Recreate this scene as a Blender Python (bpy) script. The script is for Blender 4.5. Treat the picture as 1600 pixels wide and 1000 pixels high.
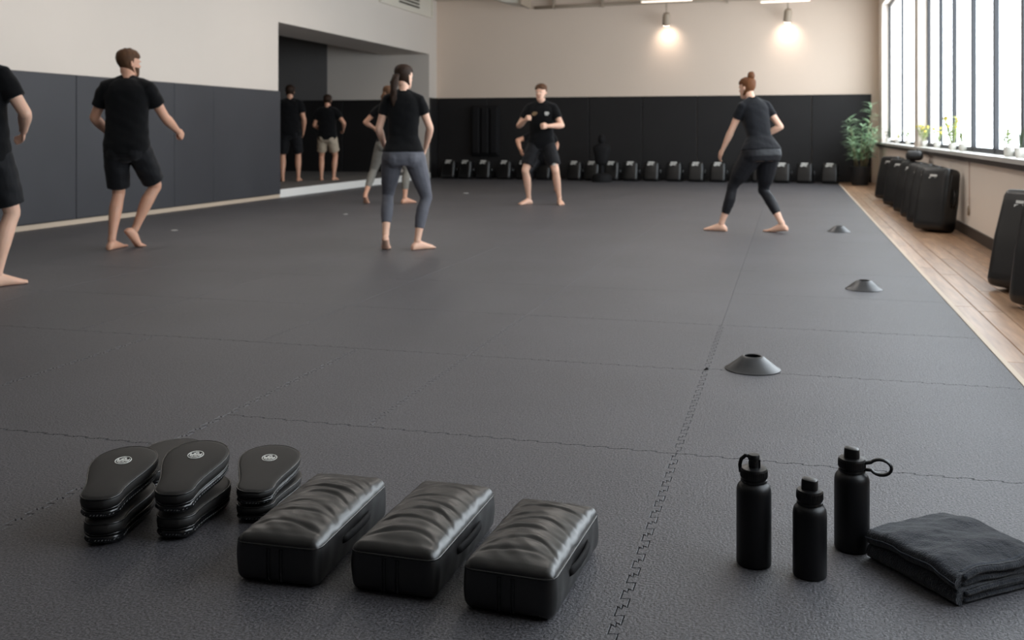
import bpy, bmesh, math, random
import numpy as np
from mathutils import Vector, Matrix, Euler
R_ = random.Random(7)
PI = math.pi
for o in list(bpy.data.objects): bpy.data.objects.remove(o)
scene = bpy.context.scene
COL = scene.collection

# ------------------------------------------------------------------ camera
cd = bpy.data.cameras.new('camera'); cam = bpy.data.objects.new('camera', cd); COL.objects.link(cam)
cam.location = (0, 0, 1.07); cam.rotation_euler = (PI/2, 0, math.radians(15.62))
cd.sensor_width = 36; cd.lens = 35; cd.shift_y = -0.1844
cd.dof.use_dof = True; cd.dof.focus_distance = 2.55; cd.dof.aperture_fstop = 5.0
cd.clip_end = 200
scene.camera = cam
# ------------------------------------------------------------------ world, lights, exposure
w = bpy.data.worlds.new('world'); scene.world = w; w.use_nodes = True
bg = w.node_tree.nodes['Background']
bg.inputs[0].default_value = (0.90, 0.95, 1.0, 1); bg.inputs[1].default_value = 7.2
scene.view_settings.view_transform = 'Standard'; scene.view_settings.look = 'None'
scene.view_settings.exposure = 0.0; scene.view_settings.gamma = 1
scene.view_settings.use_curve_mapping = False
scene.cycles.use_denoising = True
scene.cycles.max_bounces = 10; scene.cycles.diffuse_bounces = 6; scene.cycles.glossy_bounces = 4
scene.cycles.sample_clamp_indirect = 6

def area_light(name, loc, rot, sx, sy, power, color=(1, 1, 1), portal=False):
    l = bpy.data.lights.new(name, 'AREA'); l.shape = 'RECTANGLE'; l.size = sx; l.size_y = sy
    l.energy = power; l.color = color
    o = bpy.data.objects.new(name, l); COL.objects.link(o); o.location = loc; o.rotation_euler = rot
    if portal: l.cycles.is_portal = True
    return o
# sky portals in the window openings (sampling help only, they give no light of their own)
area_light('window_portal', (1.97, 18.4, 2.22), (0, PI/2, 0), 2.74, 5.4, 1, portal=True)
area_light('window_portal', (1.97, 8.45, 2.22), (0, PI/2, 0), 2.74, 13.7, 1, portal=True)
# warm linear fill lamps, added out of view (fixtures are built with the ceiling)
FILL_LAMPS = [(-5.6, 9.0), (-5.6, 14.0), (-1.6, 9.0), (-1.6, 14.0)]
for (lx, ly) in FILL_LAMPS:
    area_light('ceiling_fill_light', (lx, ly, 3.98), (0, 0, 0), 0.12, 2.4, 34, (1.0, 0.93, 0.87))

# ------------------------------------------------------------------ materials
def lin(c):
    return tuple(((v/255)/12.92 if v/255 <= .04045 else ((v/255+.055)/1.055)**2.4) for v in c)
def mat(name, rgb, rough=.6, spec=.5, metal=0, bump=None, vary=None, coat=0, sheen=0, sss=0, emit=None, linear=False, stretch=None, bump2=None):
    """bump=(scale, strength, distance); vary=(scale, amount)"""
    m = bpy.data.materials.new(name); m.use_nodes = True
    nt = m.node_tree; b = nt.nodes['Principled BSDF']
    c = rgb if linear else lin(rgb)
    b.inputs['Base Color'].default_value = (*c, 1)
    b.inputs['Roughness'].default_value = rough; b.inputs['Specular IOR Level'].default_value = spec
    b.inputs['Metallic'].default_value = metal; b.inputs['Coat Weight'].default_value = coat
    b.inputs['Sheen Weight'].default_value = sheen
    if sss:
        b.inputs['Subsurface Weight'].default_value = sss; b.inputs['Subsurface Radius'].default_value = (.02, .008, .005)
    if emit:
        b.inputs['Emission Color'].default_value = (*emit[0], 1); b.inputs['Emission Strength'].default_value = emit[1]
    tc = mp = None
    if bump or vary or bump2:
        tc = nt.nodes.new('ShaderNodeTexCoord'); mp = nt.nodes.new('ShaderNodeMapping')
        nt.links.new(tc.outputs['Object'], mp.inputs[0])
        if stretch: mp.inputs['Scale'].default_value = stretch
    prev = None
    for bb in (bump, bump2):
        if bb:
            n = nt.nodes.new('ShaderNodeTexNoise'); n.inputs['Scale'].default_value = bb[0]; n.inputs['Detail'].default_value = 3
            nt.links.new(mp.outputs[0], n.inputs['Vector'])
            bp = nt.nodes.new('ShaderNodeBump'); bp.inputs['Strength'].default_value = bb[1]; bp.inputs['Distance'].default_value = bb[2]
            nt.links.new(n.outputs[0], bp.inputs['Height'])
            if prev: nt.links.new(prev.outputs[0], bp.inputs['Normal'])
            nt.links.new(bp.outputs[0], b.inputs['Normal']); prev = bp
    if vary:
        n = nt.nodes.new('ShaderNodeTexNoise'); n.inputs['Scale'].default_value = vary[0]; n.inputs['Detail'].default_value = 4
        nt.links.new(mp.outputs[0], n.inputs['Vector'])
        mr = nt.nodes.new('ShaderNodeMapRange'); mr.inputs[1].default_value = .3; mr.inputs[2].default_value = .7
        mr.inputs[3].default_value = 1-vary[1]; mr.inputs[4].default_value = 1+vary[1]
        nt.links.new(n.outputs[0], mr.inputs[0])
        mx = nt.nodes.new('ShaderNodeVectorMath'); mx.operation = 'SCALE'; mx.inputs[0].default_value = c
        nt.links.new(mr.outputs[0], mx.inputs['Scale']); nt.links.new(mx.outputs[0], b.inputs['Base Color'])
    return m

M = {}
M['wall'] = mat('painted_plaster', (216, 206, 196), .85, .2, bump=(60, .05, .002), vary=(.6, .02))
M['wall_lamplit'] = mat('lamplit_plaster', (226, 207, 190), .85, .2, bump=(60, .05, .002), vary=(.6, .02))  # warm lamplight on the back wall put into its colour
M['wall_bounce'] = mat('bounce_lit_plaster', (242, 230, 218), .85, .2, bump=(60, .05, .002), vary=(.6, .02))  # lamp warmth and bounced light put into the window wall's colour
M['ceiling'] = mat('ceiling_paint', (205, 197, 186), .9, .2)
M['pad_wall'] = mat('charcoal_vinyl_wall_pad', (60, 60, 64), .5, .35, bump=(40, .06, .002), vary=(1.5, .05))
M['dark_wall'] = mat('charcoal_painted_wall', (112, 109, 107), .8, .2, vary=(1.2, .05))
M['pad_black'] = mat('black_vinyl_wall_pad', (30, 28, 28), .6, .3, bump=(40, .06, .002), vary=(1.5, .08))
M['white_trim'] = mat('white_trim_paint', (232, 230, 226), .5, .4)
M['beige_trim'] = mat('pale_wood_trim', (196, 178, 158), .55, .4, vary=(8, .08), stretch=(1, .1, 1))
M['dark_trim'] = mat('dark_brown_trim', (62, 54, 48), .5, .4, vary=(6, .1))
M['sill'] = mat('sill_paint', (214, 211, 206), .35, .5)
M['frame'] = mat('grey_window_frame', (46, 47, 51), .45, .5)
M['slab'] = mat('subfloor', (30, 29, 29), .9, .2)
M['fixture'] = mat('taupe_fixture', (168, 152, 134), .5, .4)
M['fixture_white'] = mat('white_fixture', (222, 214, 200), .5, .4)
M['slot'] = mat('dark_vent_slot', (70, 64, 54), .8, .2)
M['lamp'] = mat('warm_diffuser', (255, 240, 225), .5, .3, emit=((1, .84, .70), 1.6))
M['spot_lens'] = mat('spot_lens', (255, 240, 225), .5, .3, emit=((1, .86, .74), 9.0))
M['leather'] = mat('black_leather', (20, 19, 19), .38, .75, bump=(420, .12, .001), vary=(14, .18), bump2=(26, .2, .003))
M['leather_matte'] = mat('matte_black_leather', (29, 27, 26), .55, .4, bump=(500, .1, .001), vary=(10, .1))
M['leather_gloss'] = mat('glossy_black_vinyl', (15, 15, 17), .26, .6, bump=(60, .3, .004))
M['piping'] = mat('black_piping', (20, 20, 21), .25, .6)
M['stitch'] = mat('pale_stitching', (120, 120, 122), .7, .3)
M['emblem'] = mat('printed_pale_emblem', (222, 220, 214), .6, .3)
M['emblem_tan'] = mat('printed_tan_emblem', (150, 122, 92), .6, .3)
M['bag'] = mat('black_nylon_bag', (32, 30, 29), .5, .4, bump=(90, .2, .003), vary=(5, .12))
M['matte_black'] = mat('matte_black_cover', (24, 23, 24), .8, .2)
M['pad_shield'] = mat('black_vinyl_shield', (21, 20, 20), .34, .5, bump=(30, .12, .004), vary=(5, .12))
M['bottle'] = mat('black_powder_coat', (13, 13, 16), .42, .35, bump=(900, .05, .0005))
M['lid'] = mat('black_plastic_lid', (15, 15, 16), .36, .4)
M['towel_hem'] = mat('grey_hem_stitching', (84, 88, 96), .9, .1, bump=(500, .6, .002))
M['towel'] = mat('charcoal_terry', (36, 39, 46), .95, .1, bump=(330, 1.0, .0035), vary=(120, .3), sheen=.3, bump2=(45, .5, .008))
M['cone'] = mat('charcoal_soft_plastic', (40, 40, 42), .36, .5, bump=(30, .05, .002))
M['skin'] = mat('skin', (206, 156, 130), .5, .4, sss=.15, vary=(7, .06))
M['skin_pale'] = mat('skin_pale', (222, 178, 154), .5, .4, sss=.15, vary=(7, .06))
M['tee'] = mat('black_cotton', (10, 10, 12), .9, .15, bump=(22, .35, .012), stretch=(1, 1, .6), sheen=.08)
M['shorts'] = mat('black_sport_cloth', (12, 12, 16), .75, .25, bump=(20, .35, .012), stretch=(1.4, 1.4, .5), sheen=.08)
M['khaki'] = mat('khaki_cotton', (172, 158, 140), .9, .2, bump=(20, .3, .01), vary=(8, .06))
M['legging_grey'] = mat('grey_leggings', (88, 88, 95), .7, .3, bump=(30, .1, .004), vary=(9, .06))
M['legging_heather'] = mat('heather_leggings', (128, 124, 117), .8, .2, bump=(30, .1, .004), vary=(20, .08))
M['legging_black'] = mat('black_leggings', (15, 15, 20), .6, .35, bump=(30, .1, .004))
M['tee_navy'] = mat('faded_black_tee', (15, 16, 21), .85, .2, bump=(22, .35, .012), sheen=.1)
M['hair_brown'] = mat('brown_hair', (86, 60, 42), .6, .15, bump=(120, .6, .006), stretch=(1, 1, .25), vary=(40, .25))
M['hair_dark'] = mat('dark_hair', (48, 34, 26), .6, .15, bump=(120, .6, .006), stretch=(1, 1, .25), vary=(40, .25))
M['hair_auburn'] = mat('auburn_hair', (104, 66, 42), .6, .15, bump=(120, .6, .006), stretch=(1, 1, .25), vary=(40, .25))
M['eye_white'] = mat('eye_white', (225, 222, 215), .3, .5)
M['iris'] = mat('iris', (40, 30, 24), .2, .5)
M['lip'] = mat('lip', (172, 106, 94), .45, .4)
M['pot'] = mat('black_pot', (30, 29, 29), .5, .4)
M['pot_white'] = mat('white_pot', (225, 222, 214), .5, .4)
M['soil'] = mat('soil', (52, 42, 34), .95, .1, bump=(60, .8, .01))
M['leaf'] = mat('green_leaf', (146, 174, 138), .5, .4, vary=(6, .3))
M['leaf_pale'] = mat('pale_leaf', (158, 172, 104), .5, .4, vary=(6, .25))
M['leaf_dark'] = mat('dark_leaf', (66, 78, 58), .5, .4, vary=(6, .25))
M['flower'] = mat('yellow_flower', (226, 200, 92), .6, .3)
M['cane'] = mat('pale_cane', (134, 122, 92), .6, .3, vary=(12, .2))
M['tape'] = mat('white_tape', (205, 203, 198), .6, .3)
M['cord'] = mat('pale_cord', (188, 160, 142), .7, .3)
M['glass'] = bpy.data.materials.new('window_glass'); M['glass'].use_nodes = True
nt = M['glass'].node_tree; nt.nodes.clear()
_o = nt.nodes.new('ShaderNodeOutputMaterial'); _t = nt.nodes.new('ShaderNodeBsdfTransparent'); _g = nt.nodes.new('ShaderNodeBsdfGlossy')
_x = nt.nodes.new('ShaderNodeMixShader'); _x.inputs[0].default_value = .05; _g.inputs['Roughness'].default_value = .02
_t.inputs[0].default_value = (.95, .97, .98, 1)
nt.links.new(_t.outputs[0], _x.inputs[1]); nt.links.new(_g.outputs[0], _x.inputs[2]); nt.links.new(_x.outputs[0], _o.inputs[0])

def mat_floor():
    m = bpy.data.materials.new('black_eva_mat'); m.use_nodes = True; nt = m.node_tree; b = nt.nodes['Principled BSDF']
    tc = nt.nodes.new('ShaderNodeTexCoord')
    n1 = nt.nodes.new('ShaderNodeTexNoise'); n1.inputs['Scale'].default_value = 150; n1.inputs['Detail'].default_value = 4; n1.inputs['Roughness'].default_value = .65
    n2 = nt.nodes.new('ShaderNodeTexNoise'); n2.inputs['Scale'].default_value = 1.1; n2.inputs['Detail'].default_value = 5
    mp = nt.nodes.new('ShaderNodeMapping'); mp.inputs['Rotation'].default_value = (0, 0, PI/4); mp.inputs['Scale'].default_value = (60, 22, 60)
    vo = nt.nodes.new('ShaderNodeTexVoronoi'); vo.inputs['Scale'].default_value = 2.4
    nt.links.new(tc.outputs['Object'], mp.inputs[0]); nt.links.new(mp.outputs[0], vo.inputs['Vector'])
    nt.links.new(tc.outputs['Object'], n1.inputs['Vector']); nt.links.new(tc.outputs['Object'], n2.inputs['Vector'])
    cr = nt.nodes.new('ShaderNodeValToRGB')
    cr.color_ramp.elements[0].position = .36; cr.color_ramp.elements[0].color = (*lin((32, 32, 34)), 1)
    cr.color_ramp.elements[1].position = .66; cr.color_ramp.elements[1].color = (*lin((101, 99, 104)), 1)
    nt.links.new(n1.outputs[0], cr.inputs[0])
    mr = nt.nodes.new('ShaderNodeMapRange'); mr.inputs[1].default_value = .3; mr.inputs[2].default_value = .7; mr.inputs[3].default_value = .88; mr.inputs[4].default_value = 1.1
    nt.links.new(n2.outputs[0], mr.inputs[0])
    sc = nt.nodes.new('ShaderNodeVectorMath'); sc.operation = 'SCALE'
    nt.links.new(cr.outputs[0], sc.inputs[0]); nt.links.new(mr.outputs[0], sc.inputs['Scale'])
    nt.links.new(sc.outputs[0], b.inputs['Base Color'])
    b.inputs['Roughness'].default_value = .47; b.inputs['Specular IOR Level'].default_value = .62
    b1 = nt.nodes.new('ShaderNodeBump'); b1.inputs['Strength'].default_value = .8; b1.inputs['Distance'].default_value = .004
    b2 = nt.nodes.new('ShaderNodeBump'); b2.inputs['Strength'].default_value = .35; b2.inputs['Distance'].default_value = .002
    nt.links.new(n1.outputs[0], b1.inputs['Height']); nt.links.new(vo.outputs[0], b2.inputs['Height'])
    nt.links.new(b1.outputs[0], b2.inputs['Normal']); nt.links.new(b2.outputs[0], b.inputs['Normal'])
    return m
M['mat'] = mat_floor()

def mat_wood(name, ca, cb):
    m = bpy.data.materials.new(name); m.use_nodes = True; nt = m.node_tree; b = nt.nodes['Principled BSDF']
    tc = nt.nodes.new('ShaderNodeTexCoord'); mp = nt.nodes.new('ShaderNodeMapping'); mp.inputs['Scale'].default_value = (14, 1.2, 14)
    oi = nt.nodes.new('ShaderNodeObjectInfo')
    n = nt.nodes.new('ShaderNodeTexNoise'); n.noise_dimensions = '4D'; n.inputs['Scale'].default_value = 2; n.inputs['Detail'].default_value = 6
    nt.links.new(tc.outputs['Object'], mp.inputs[0]); nt.links.new(mp.outputs[0], n.inputs['Vector'])
    ml = nt.nodes.new('ShaderNodeMath'); ml.operation = 'MULTIPLY'; ml.inputs[1].default_value = 30
    nt.links.new(oi.outputs['Random'], ml.inputs[0]); nt.links.new(ml.outputs[0], n.inputs['W'])
    cr = nt.nodes.new('ShaderNodeValToRGB')
    cr.color_ramp.elements[0].position = .3; cr.color_ramp.elements[0].color = (*lin(ca), 1)
    cr.color_ramp.elements[1].position = .7; cr.color_ramp.elements[1].color = (*lin(cb), 1)
    nt.links.new(n.outputs[0], cr.inputs[0])
    mr = nt.nodes.new('ShaderNodeMapRange'); mr.inputs[3].default_value = .82; mr.inputs[4].default_value = 1.12
    nt.links.new(oi.outputs['Random'], mr.inputs[0])
    sc = nt.nodes.new('ShaderNodeVectorMath'); sc.operation = 'SCALE'
    nt.links.new(cr.outputs[0], sc.inputs[0]); nt.links.new(mr.outputs[0], sc.inputs['Scale']); nt.links.new(sc.outputs[0], b.inputs['Base Color'])
    b.inputs['Roughness'].default_value = .34; b.inputs['Specular IOR Level'].default_value = .5
    return m
M['wood'] = mat_wood('oak_floor', (142, 108, 82), (190, 154, 124))

# ------------------------------------------------------------------ mesh helpers
class MB:
    def __init__(s): s.v = []; s.f = []; s.mi = []; s.cur = 0
    def add(s, vs, fs, T=None):
        k = len(s.v)
        for p in vs:
            p = Vector(p)
            s.v.append(tuple(T @ p) if T is not None else tuple(p))
        for f in fs: s.f.append(tuple(i+k for i in f)); s.mi.append(s.cur)
    def box(s, a, b, T=None):
        (x0, y0, z0), (x1, y1, z1) = a, b
        vs = [(x0, y0, z0), (x1, y0, z0), (x1, y1, z0), (x0, y1, z0), (x0, y0, z1), (x1, y0, z1), (x1, y1, z1), (x0, y1, z1)]
        s.add(vs, [(0, 3, 2, 1), (4, 5, 6, 7), (0, 1, 5, 4), (1, 2, 6, 5), (2, 3, 7, 6), (3, 0, 4, 7)], T)
    def rings(s, rings, closed=True, cap0=True, cap1=True, T=None):
        n = len(rings[0]); vs = [p for r in rings for p in r]; fs = []
        for i in range(len(rings)-1):
            for j in range(n if closed else n-1):
                k = (j+1) % n
                fs.append((i*n+j, i*n+k, (i+1)*n+k, (i+1)*n+j))
        if cap0: fs.append(tuple(reversed(range(n))))
        if cap1: fs.append(tuple(range((len(rings)-1)*n, len(rings)*n)))
        s.add(vs, fs, T)
    def lathe(s, prof, n=32, T=None, cap0=True, cap1=True):
        s.rings([[(r*math.cos(2*PI*j/n), r*math.sin(2*PI*j/n), z) for j in range(n)] for r, z in prof], True, cap0, cap1, T)
    def tube(s, pts, rad, n=10, T=None, cap=True, closed=False, flat=1.0, ref=None):
        pts = [Vector(p) for p in pts]; L = len(pts)
        rs = rad if isinstance(rad, (list, tuple)) else [rad]*L
        up = Vector(ref) if ref else None; rings = []
        for i in range(L):
            if closed: t = pts[(i+1) % L]-pts[i-1]
            else: t = pts[min(i+1, L-1)]-pts[max(i-1, 0)]
            t.normalize()
            if up is None:
                up = Vector((0, 0, 1)) if abs(t.z) < .9 else Vector((1, 0, 0))
            u = (up - t*up.dot(t)); u.normalize(); up = u if not ref else up
            v = t.cross(u)
            rings.append([tuple(pts[i]+u*math.cos(2*PI*j/n)*rs[i]*flat+v*math.sin(2*PI*j/n)*rs[i]) for j in range(n)])
        if closed: rings.append(rings[0]); s.rings(rings, True, False, False, T)
        else: s.rings(rings, True, cap, cap, T)
    def ball(s, c, r, n=12, T=None):
        rx, ry, rz = r if isinstance(r, (tuple, list)) else (r, r, r)
        m = max(6, n//2+2); rg = []
        for i in range(1, m):
            a = PI*i/m
            rg.append([(c[0]+rx*math.sin(a)*math.cos(2*PI*j/n), c[1]+ry*math.sin(a)*math.sin(2*PI*j/n), c[2]-rz*math.cos(a)) for j in range(n)])
        s.rings(rg, True, True, True, T)
    def build(s, name, m, parent=None, smooth=False, angle=None):
        me = bpy.data.meshes.new(name); me.from_pydata(s.v, [], s.f); me.validate()
        ms = m if isinstance(m, (list, tuple)) else [m]
        for q in ms: me.materials.append(q)
        if len(ms) > 1 and len(me.polygons) == len(s.mi):
            me.polygons.foreach_set('material_index', s.mi)
        bm = bmesh.new(); bm.from_mesh(me); bmesh.ops.recalc_face_normals(bm, faces=bm.faces); bm.to_mesh(me); bm.free()
        if smooth or angle: me.shade_smooth()
        if angle: me.set_sharp_from_angle(angle=math.radians(angle))
        o = bpy.data.objects.new(name, me); COL.objects.link(o)
        if parent: o.parent = parent
        return o
def tag(o, label=None, cat=None, group=None, kind=None):
    if label: o['label'] = label
    if cat: o['category'] = cat
    if group: o['group'] = group
    if kind: o['kind'] = kind
    return o
def thing(name, label, cat, loc=(0, 0, 0), rz=0, group=None):
    o = bpy.data.objects.new(name, None); COL.objects.link(o); o.empty_display_size = .1
    o.location = loc; o.rotation_euler = (0, 0, rz)
    return tag(o, label, cat, group)
def dup(root, loc, rot, label, group=None):
    r = root.copy(); COL.objects.link(r); r.location = loc; r.rotation_euler = rot; r['label'] = label
    if group: r['group'] = group
    for ch in list(root.children):
        c = ch.copy(); COL.objects.link(c); c.parent = r
        for g in ch.children:
            d = g.copy(); COL.objects.link(d); d.parent = c
    return r
def TR(loc, rx=0, ry=0, rz=0):
    return Matrix.Translation(loc) @ Euler((rx, ry, rz)).to_matrix().to_4x4()
def rounded_box(mb, hx, hy, hz, r, nx, ny, nz, fn=None, T=None):
    """rounded box of half sizes hx,hy,hz; fn(p, n) moves every point"""
    vs = []; fs = []; idx = {}
    def vert(p):
        k = tuple(round(c, 5) for c in p)
        if k not in idx:
            idx[k] = len(vs)
            q = Vector((p[0]*hx, p[1]*hy, p[2]*hz))
            i = Vector((max(-hx+r, min(hx-r, q.x)), max(-hy+r, min(hy-r, q.y)), max(-hz+r, min(hz-r, q.z))))
            d = q-i
            nn = d.normalized() if d.length > 1e-9 else Vector((0, 0, 1))
            q = i+nn*r if d.length > 1e-9 else q
            if fn: q = fn(q, nn)
            vs.append(tuple(q))
        return idx[k]
    def side(f, na, nb):
        g = lambda t, h: -1+2*t
        for a in range(na):
            for b in range(nb):
                q = [vert(f(-1+2*aa/na, -1+2*bb/nb)) for aa, bb in ((a, b), (a+1, b), (a+1, b+1), (a, b+1))]
                fs.append(tuple(q))
    side(lambda a, b: (a, b, 1), nx, ny); side(lambda a, b: (b, a, -1), ny, nx)
    side(lambda a, b: (a, -1, b), nx, nz); side(lambda a, b: (b, 1, a), nz, nx)
    side(lambda a, b: (1, a, b), ny, nz); side(lambda a, b: (-1, b, a), nz, ny)
    mb.add(vs, fs, T)
def nz3(x, y, z, s=0):
    return (math.sin(x*1.7+y*2.3+s)+math.sin(y*3.1-z*1.3+s*1.7+.5)+math.sin(z*2.9+x*1.1+s*.6+1.2)+math.sin((x+y+z)*1.9+s*2.1))/4

# ================================================================== ROOM
XL, XR, YB, YF, ZC = -7.95, 1.76, 21.9, -3.0, 4.1
OY0, OY1, OZ = 14.44, 21.4, 2.83          # opening in the left wall
XA = -13.2                                # far side of the adjoining room
MR = 0.945                                # right edge of the mats
floor = MB(); floor.box((XA-.2, YF-.2, -.2), (XR+.4, YB+.2, -.022))
floor = tag(floor.build('floor', M['slab']), kind='structure')

# --- puzzle mats
def seam_pts(axis, c, t0, t1, fine):
    """polyline from t0 to t1 along a seam at coordinate c"""
    if not fine: return [(t0, c), (t1, c)]
    n = max(1, int(round((t1-t0-.05)/.082))); m = .025; p = (t1-t0-2*m)/n; d = .011 if axis == 'v' else .0055
    out = [(t0, c)]
    for i in range(n):
        a = t0+m+i*p
        out += [(a+.10*p, c+d*0), (a+.03*p, c+d), (a+.53*p, c+d), (a+.46*p, c-d*.9), (a+.97*p, c-d*.9), (a+.90*p, c)]
    out += [(t1, c)]
    return out
def offset_poly(P, g):
    n = len(P); out = []
    for i in range(n):
        a, b, c = P[i-1], P[i], P[(i+1) % n]
        e1 = (b[0]-a[0], b[1]-a[1]); e2 = (c[0]-b[0], c[1]-b[1])
        l1 = math.hypot(*e1) or 1e-9; l2 = math.hypot(*e2) or 1e-9
        n1 = (-e1[1]/l1, e1[0]/l1); n2 = (-e2[1]/l2, e2[0]/l2)
        dd = 1+n1[0]*n2[0]+n1[1]*n2[1]
        k = g/max(dd, .5)
        out.append((b[0]+(n1[0]+n2[0])*k, b[1]+(n1[1]+n2[1])*k))
    return out
rows_R = [YF, -1.0, 1.14, 3.33, 4.55, 5.6]
while rows_R[-1] < YB-1.3: rows_R.append(rows_R[-1]+1.12)
rows_R.append(YB)
rows_F = [4.52, 5.6]
while rows_F[-1] < YB-1.3: rows_F.append(rows_F[-1]+1.12)
rows_F.append(YB)
colsA = [-2.05, -3.2, -4.35, -5.5, -6.65, XL]
colsB = [-.365, -1.48, -2.6, -3.7, -4.8, -5.9, -7.0, XL]
pr2 = lambda L: list(zip(L[:-1], L[1:]))
rects = [(-.365, MR, a, b) for a, b in pr2(rows_R)]
rects += [(-2.05, -.365, a, b) for a, b in pr2([YF, -1.2, 1.2, 3.33])]+[(-1.48, -.365, 3.33, 4.52), (-2.05, -1.48, 3.33, 4.52)]
rects += [(x1, x0, a, b) for a, b in pr2([YF, -1.2, .9, 2.95, 4.52]) for x0, x1 in pr2(colsA)]
rects += [(x1, x0, a, b) for a, b in pr2(rows_F) for x0, x1 in pr2(colsB)]
rk = lambda v: round(v, 4)
brk = {}
for x0, x1, y0, y1 in rects:
    for x in (x0, x1): brk.setdefault(('v', rk(x)), set()).update((rk(y0), rk(y1)))
    for y in (y0, y1): brk.setdefault(('h', rk(y)), set()).update((rk(x0), rk(x1)))
def seam(kind, c, t0, t1):
    ts = sorted(t for t in brk[(kind, rk(c))] if rk(t0) <= t <= rk(t1))
    out = []
    edge = (kind == 'v' and (rk(c) in (rk(MR), rk(XL)))) or (kind == 'h' and rk(c) in (rk(YF), rk(YB)))
    for a, b in zip(ts[:-1], ts[1:]):
        yy = (a+b)/2 if kind == 'v' else c
        out += seam_pts(kind, c, a, b, (not edge) and 0 < yy < 6.0)[:-1]
    out.append((ts[-1], c))
    return out
for x0, x1, y0, y1 in rects:
    P = [(t, c) for t, c in seam('h', y0, x0, x1)][:-1]
    P += [(c, t) for t, c in seam('v', x1, y0, y1)][:-1]
    P += [(t, c) for t, c in reversed(seam('h', y1, x0, x1))][:-1]
    P += [(c, t) for t, c in reversed(seam('v', x0, y0, y1))][:-1]
    mb = MB(); fine = y0 < 3.2; A = offset_poly(P, .0009 if fine else .0006); B = offset_poly(P, .0026 if fine else .0013)
    n = len(P)
    mb.rings([[(x, y, -.022) for x, y in A], [(x, y, -.0018) for x, y in A], [(x, y, 0) for x, y in B]], True, False, True)
    mb.build('mat_tile', M['mat'], floor)
# --- oak strip along the windows
pw = (XR-MR)/6
for i in range(6):
    y = YF - R_.uniform(0, 1.5)
    while y < YB:
        L = R_.uniform(1.5, 2.1); a = max(y, YF); b = min(y+L, YB)
        if b-a > .05:
            mb = MB(); x0 = MR+i*pw; g = .0012
            mb.rings([[(x0+g, a+g, -.022), (x0+pw-g, a+g, -.022), (x0+pw-g, b-g, -.022), (x0+g, b-g, -.022)],
                      [(x0+g, a+g, -.006), (x0+pw-g, a+g, -.006), (x0+pw-g, b-g, -.006), (x0+g, b-g, -.006)],
                      [(x0+g+.003, a+g+.003, -.003), (x0+pw-g-.003, a+g+.003, -.003), (x0+pw-g-.003, b-g-.003, -.003), (x0+g+.003, b-g-.003, -.003)]], True, False, True)
            mb.build('plank', M['wood'], floor)
        y += L
mb = MB(); mb.box((MR-.004, YF, -.022), (MR+.022, YB, .004)); tag(mb.build('trim_1', M['beige_trim']), kind='structure')

# --- walls
def struct(name, mb, m): return tag(mb.build(name, m), kind='structure')
mb = MB()
mb.box((XL-1.09, YF, -.2), (XL, OY0, ZC)); mb.box((XL-1.09, OY0, OZ), (XL, OY1, ZC)); mb.box((XL-1.09, OY1, -.2), (XL, YB+.2, ZC))
wall_left = struct('wall_left', mb, M['wall'])
mb = MB(); mb.box((XL-1.09, YB, -.2), (XR+.4, YB+.2, ZC)); wall_back = struct('wall_back', mb, M['wall_lamplit'])
mb = MB(); mb.box((XL-1.09, YF-.2, -.2), (XR+.4, YF, ZC)); struct('wall_front', mb, M['pad_wall'])
ZS, ZH, XW = .85, 3.59, 1.96
B1, B2 = (15.75, 21.1), (1.6, 15.3)      # window bays
mb = MB()
mb.box((XR, YF, -.2), (XW, YB+.2, ZS-.04)); mb.box((XR, YF, ZH), (XW, YB+.2, ZC))
mb.box((XR, B1[1], ZS-.04), (XW, YB+.2, ZH)); mb.box((XR, B2[1], ZS-.04), (XW, B1[0], ZH)); mb.box((XR, YF, ZS-.04), (XW, B2[0], ZH))
wall_right = struct('wall_right', mb, M['wall_bounce'])
mb = MB(); mb.box((XA-.2, YF-.2, ZC), (XR+.4, YB+.2, ZC+.2)); ceiling = struct('ceiling', mb, M['ceiling'])
mb = MB(); mb.box((XR-.06, YF, ZS-.04), (XW, YB, ZS)); struct('trim_2', mb, M['sill'])
mb = MB(); mb.box((XR-.05, YF, ZS-.085), (XR, YB, ZS-.04)); struct('trim_3', mb, M['dark_trim'])
mb = MB(); mb.box((XR-.018, YF, -.02), (XR, YB, .10)); struct('baseboard_right', mb, M['dark_trim'])
mb = MB(); mb.box((XL, YF, -.02), (XL+.03, OY0, .055)); struct('baseboard_left', mb, M['beige_trim'])
# adjoining room seen through the opening
mb = MB(); mb.box((XA, 11.0, -.1), (XL, OY1, .125)); struct('trim_4', mb, M['dark_wall'])
mb = MB(); mb.box((XL-.002, OY0, 0), (XL+.03, OY1, .128)); struct('trim_5', mb, M['white_trim'])
XD = -10.5
mb = MB(); mb.box((XD, OY1, -.1), (XL-1.09, OY1+.1, ZC)); wall_annex = struct('wall_annex', mb, M['wall'])
mb = MB(); mb.box((XA, OY1, -.1), (XD, OY1+.1, ZC)); wall_annex_dark = struct('wall_annex_dark', mb, M['dark_wall'])
mb = MB(); mb.box((XA-.1, 11.0, -.1), (XA, OY1+.1, ZC)); struct('wall_annex_side', mb, M['dark_wall'])
mb = MB(); mb.box((XA-.1, 10.9, -.1), (XL-1.09, 11.0, ZC)); struct('wall_annex_front', mb, M['dark_wall'])
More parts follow.
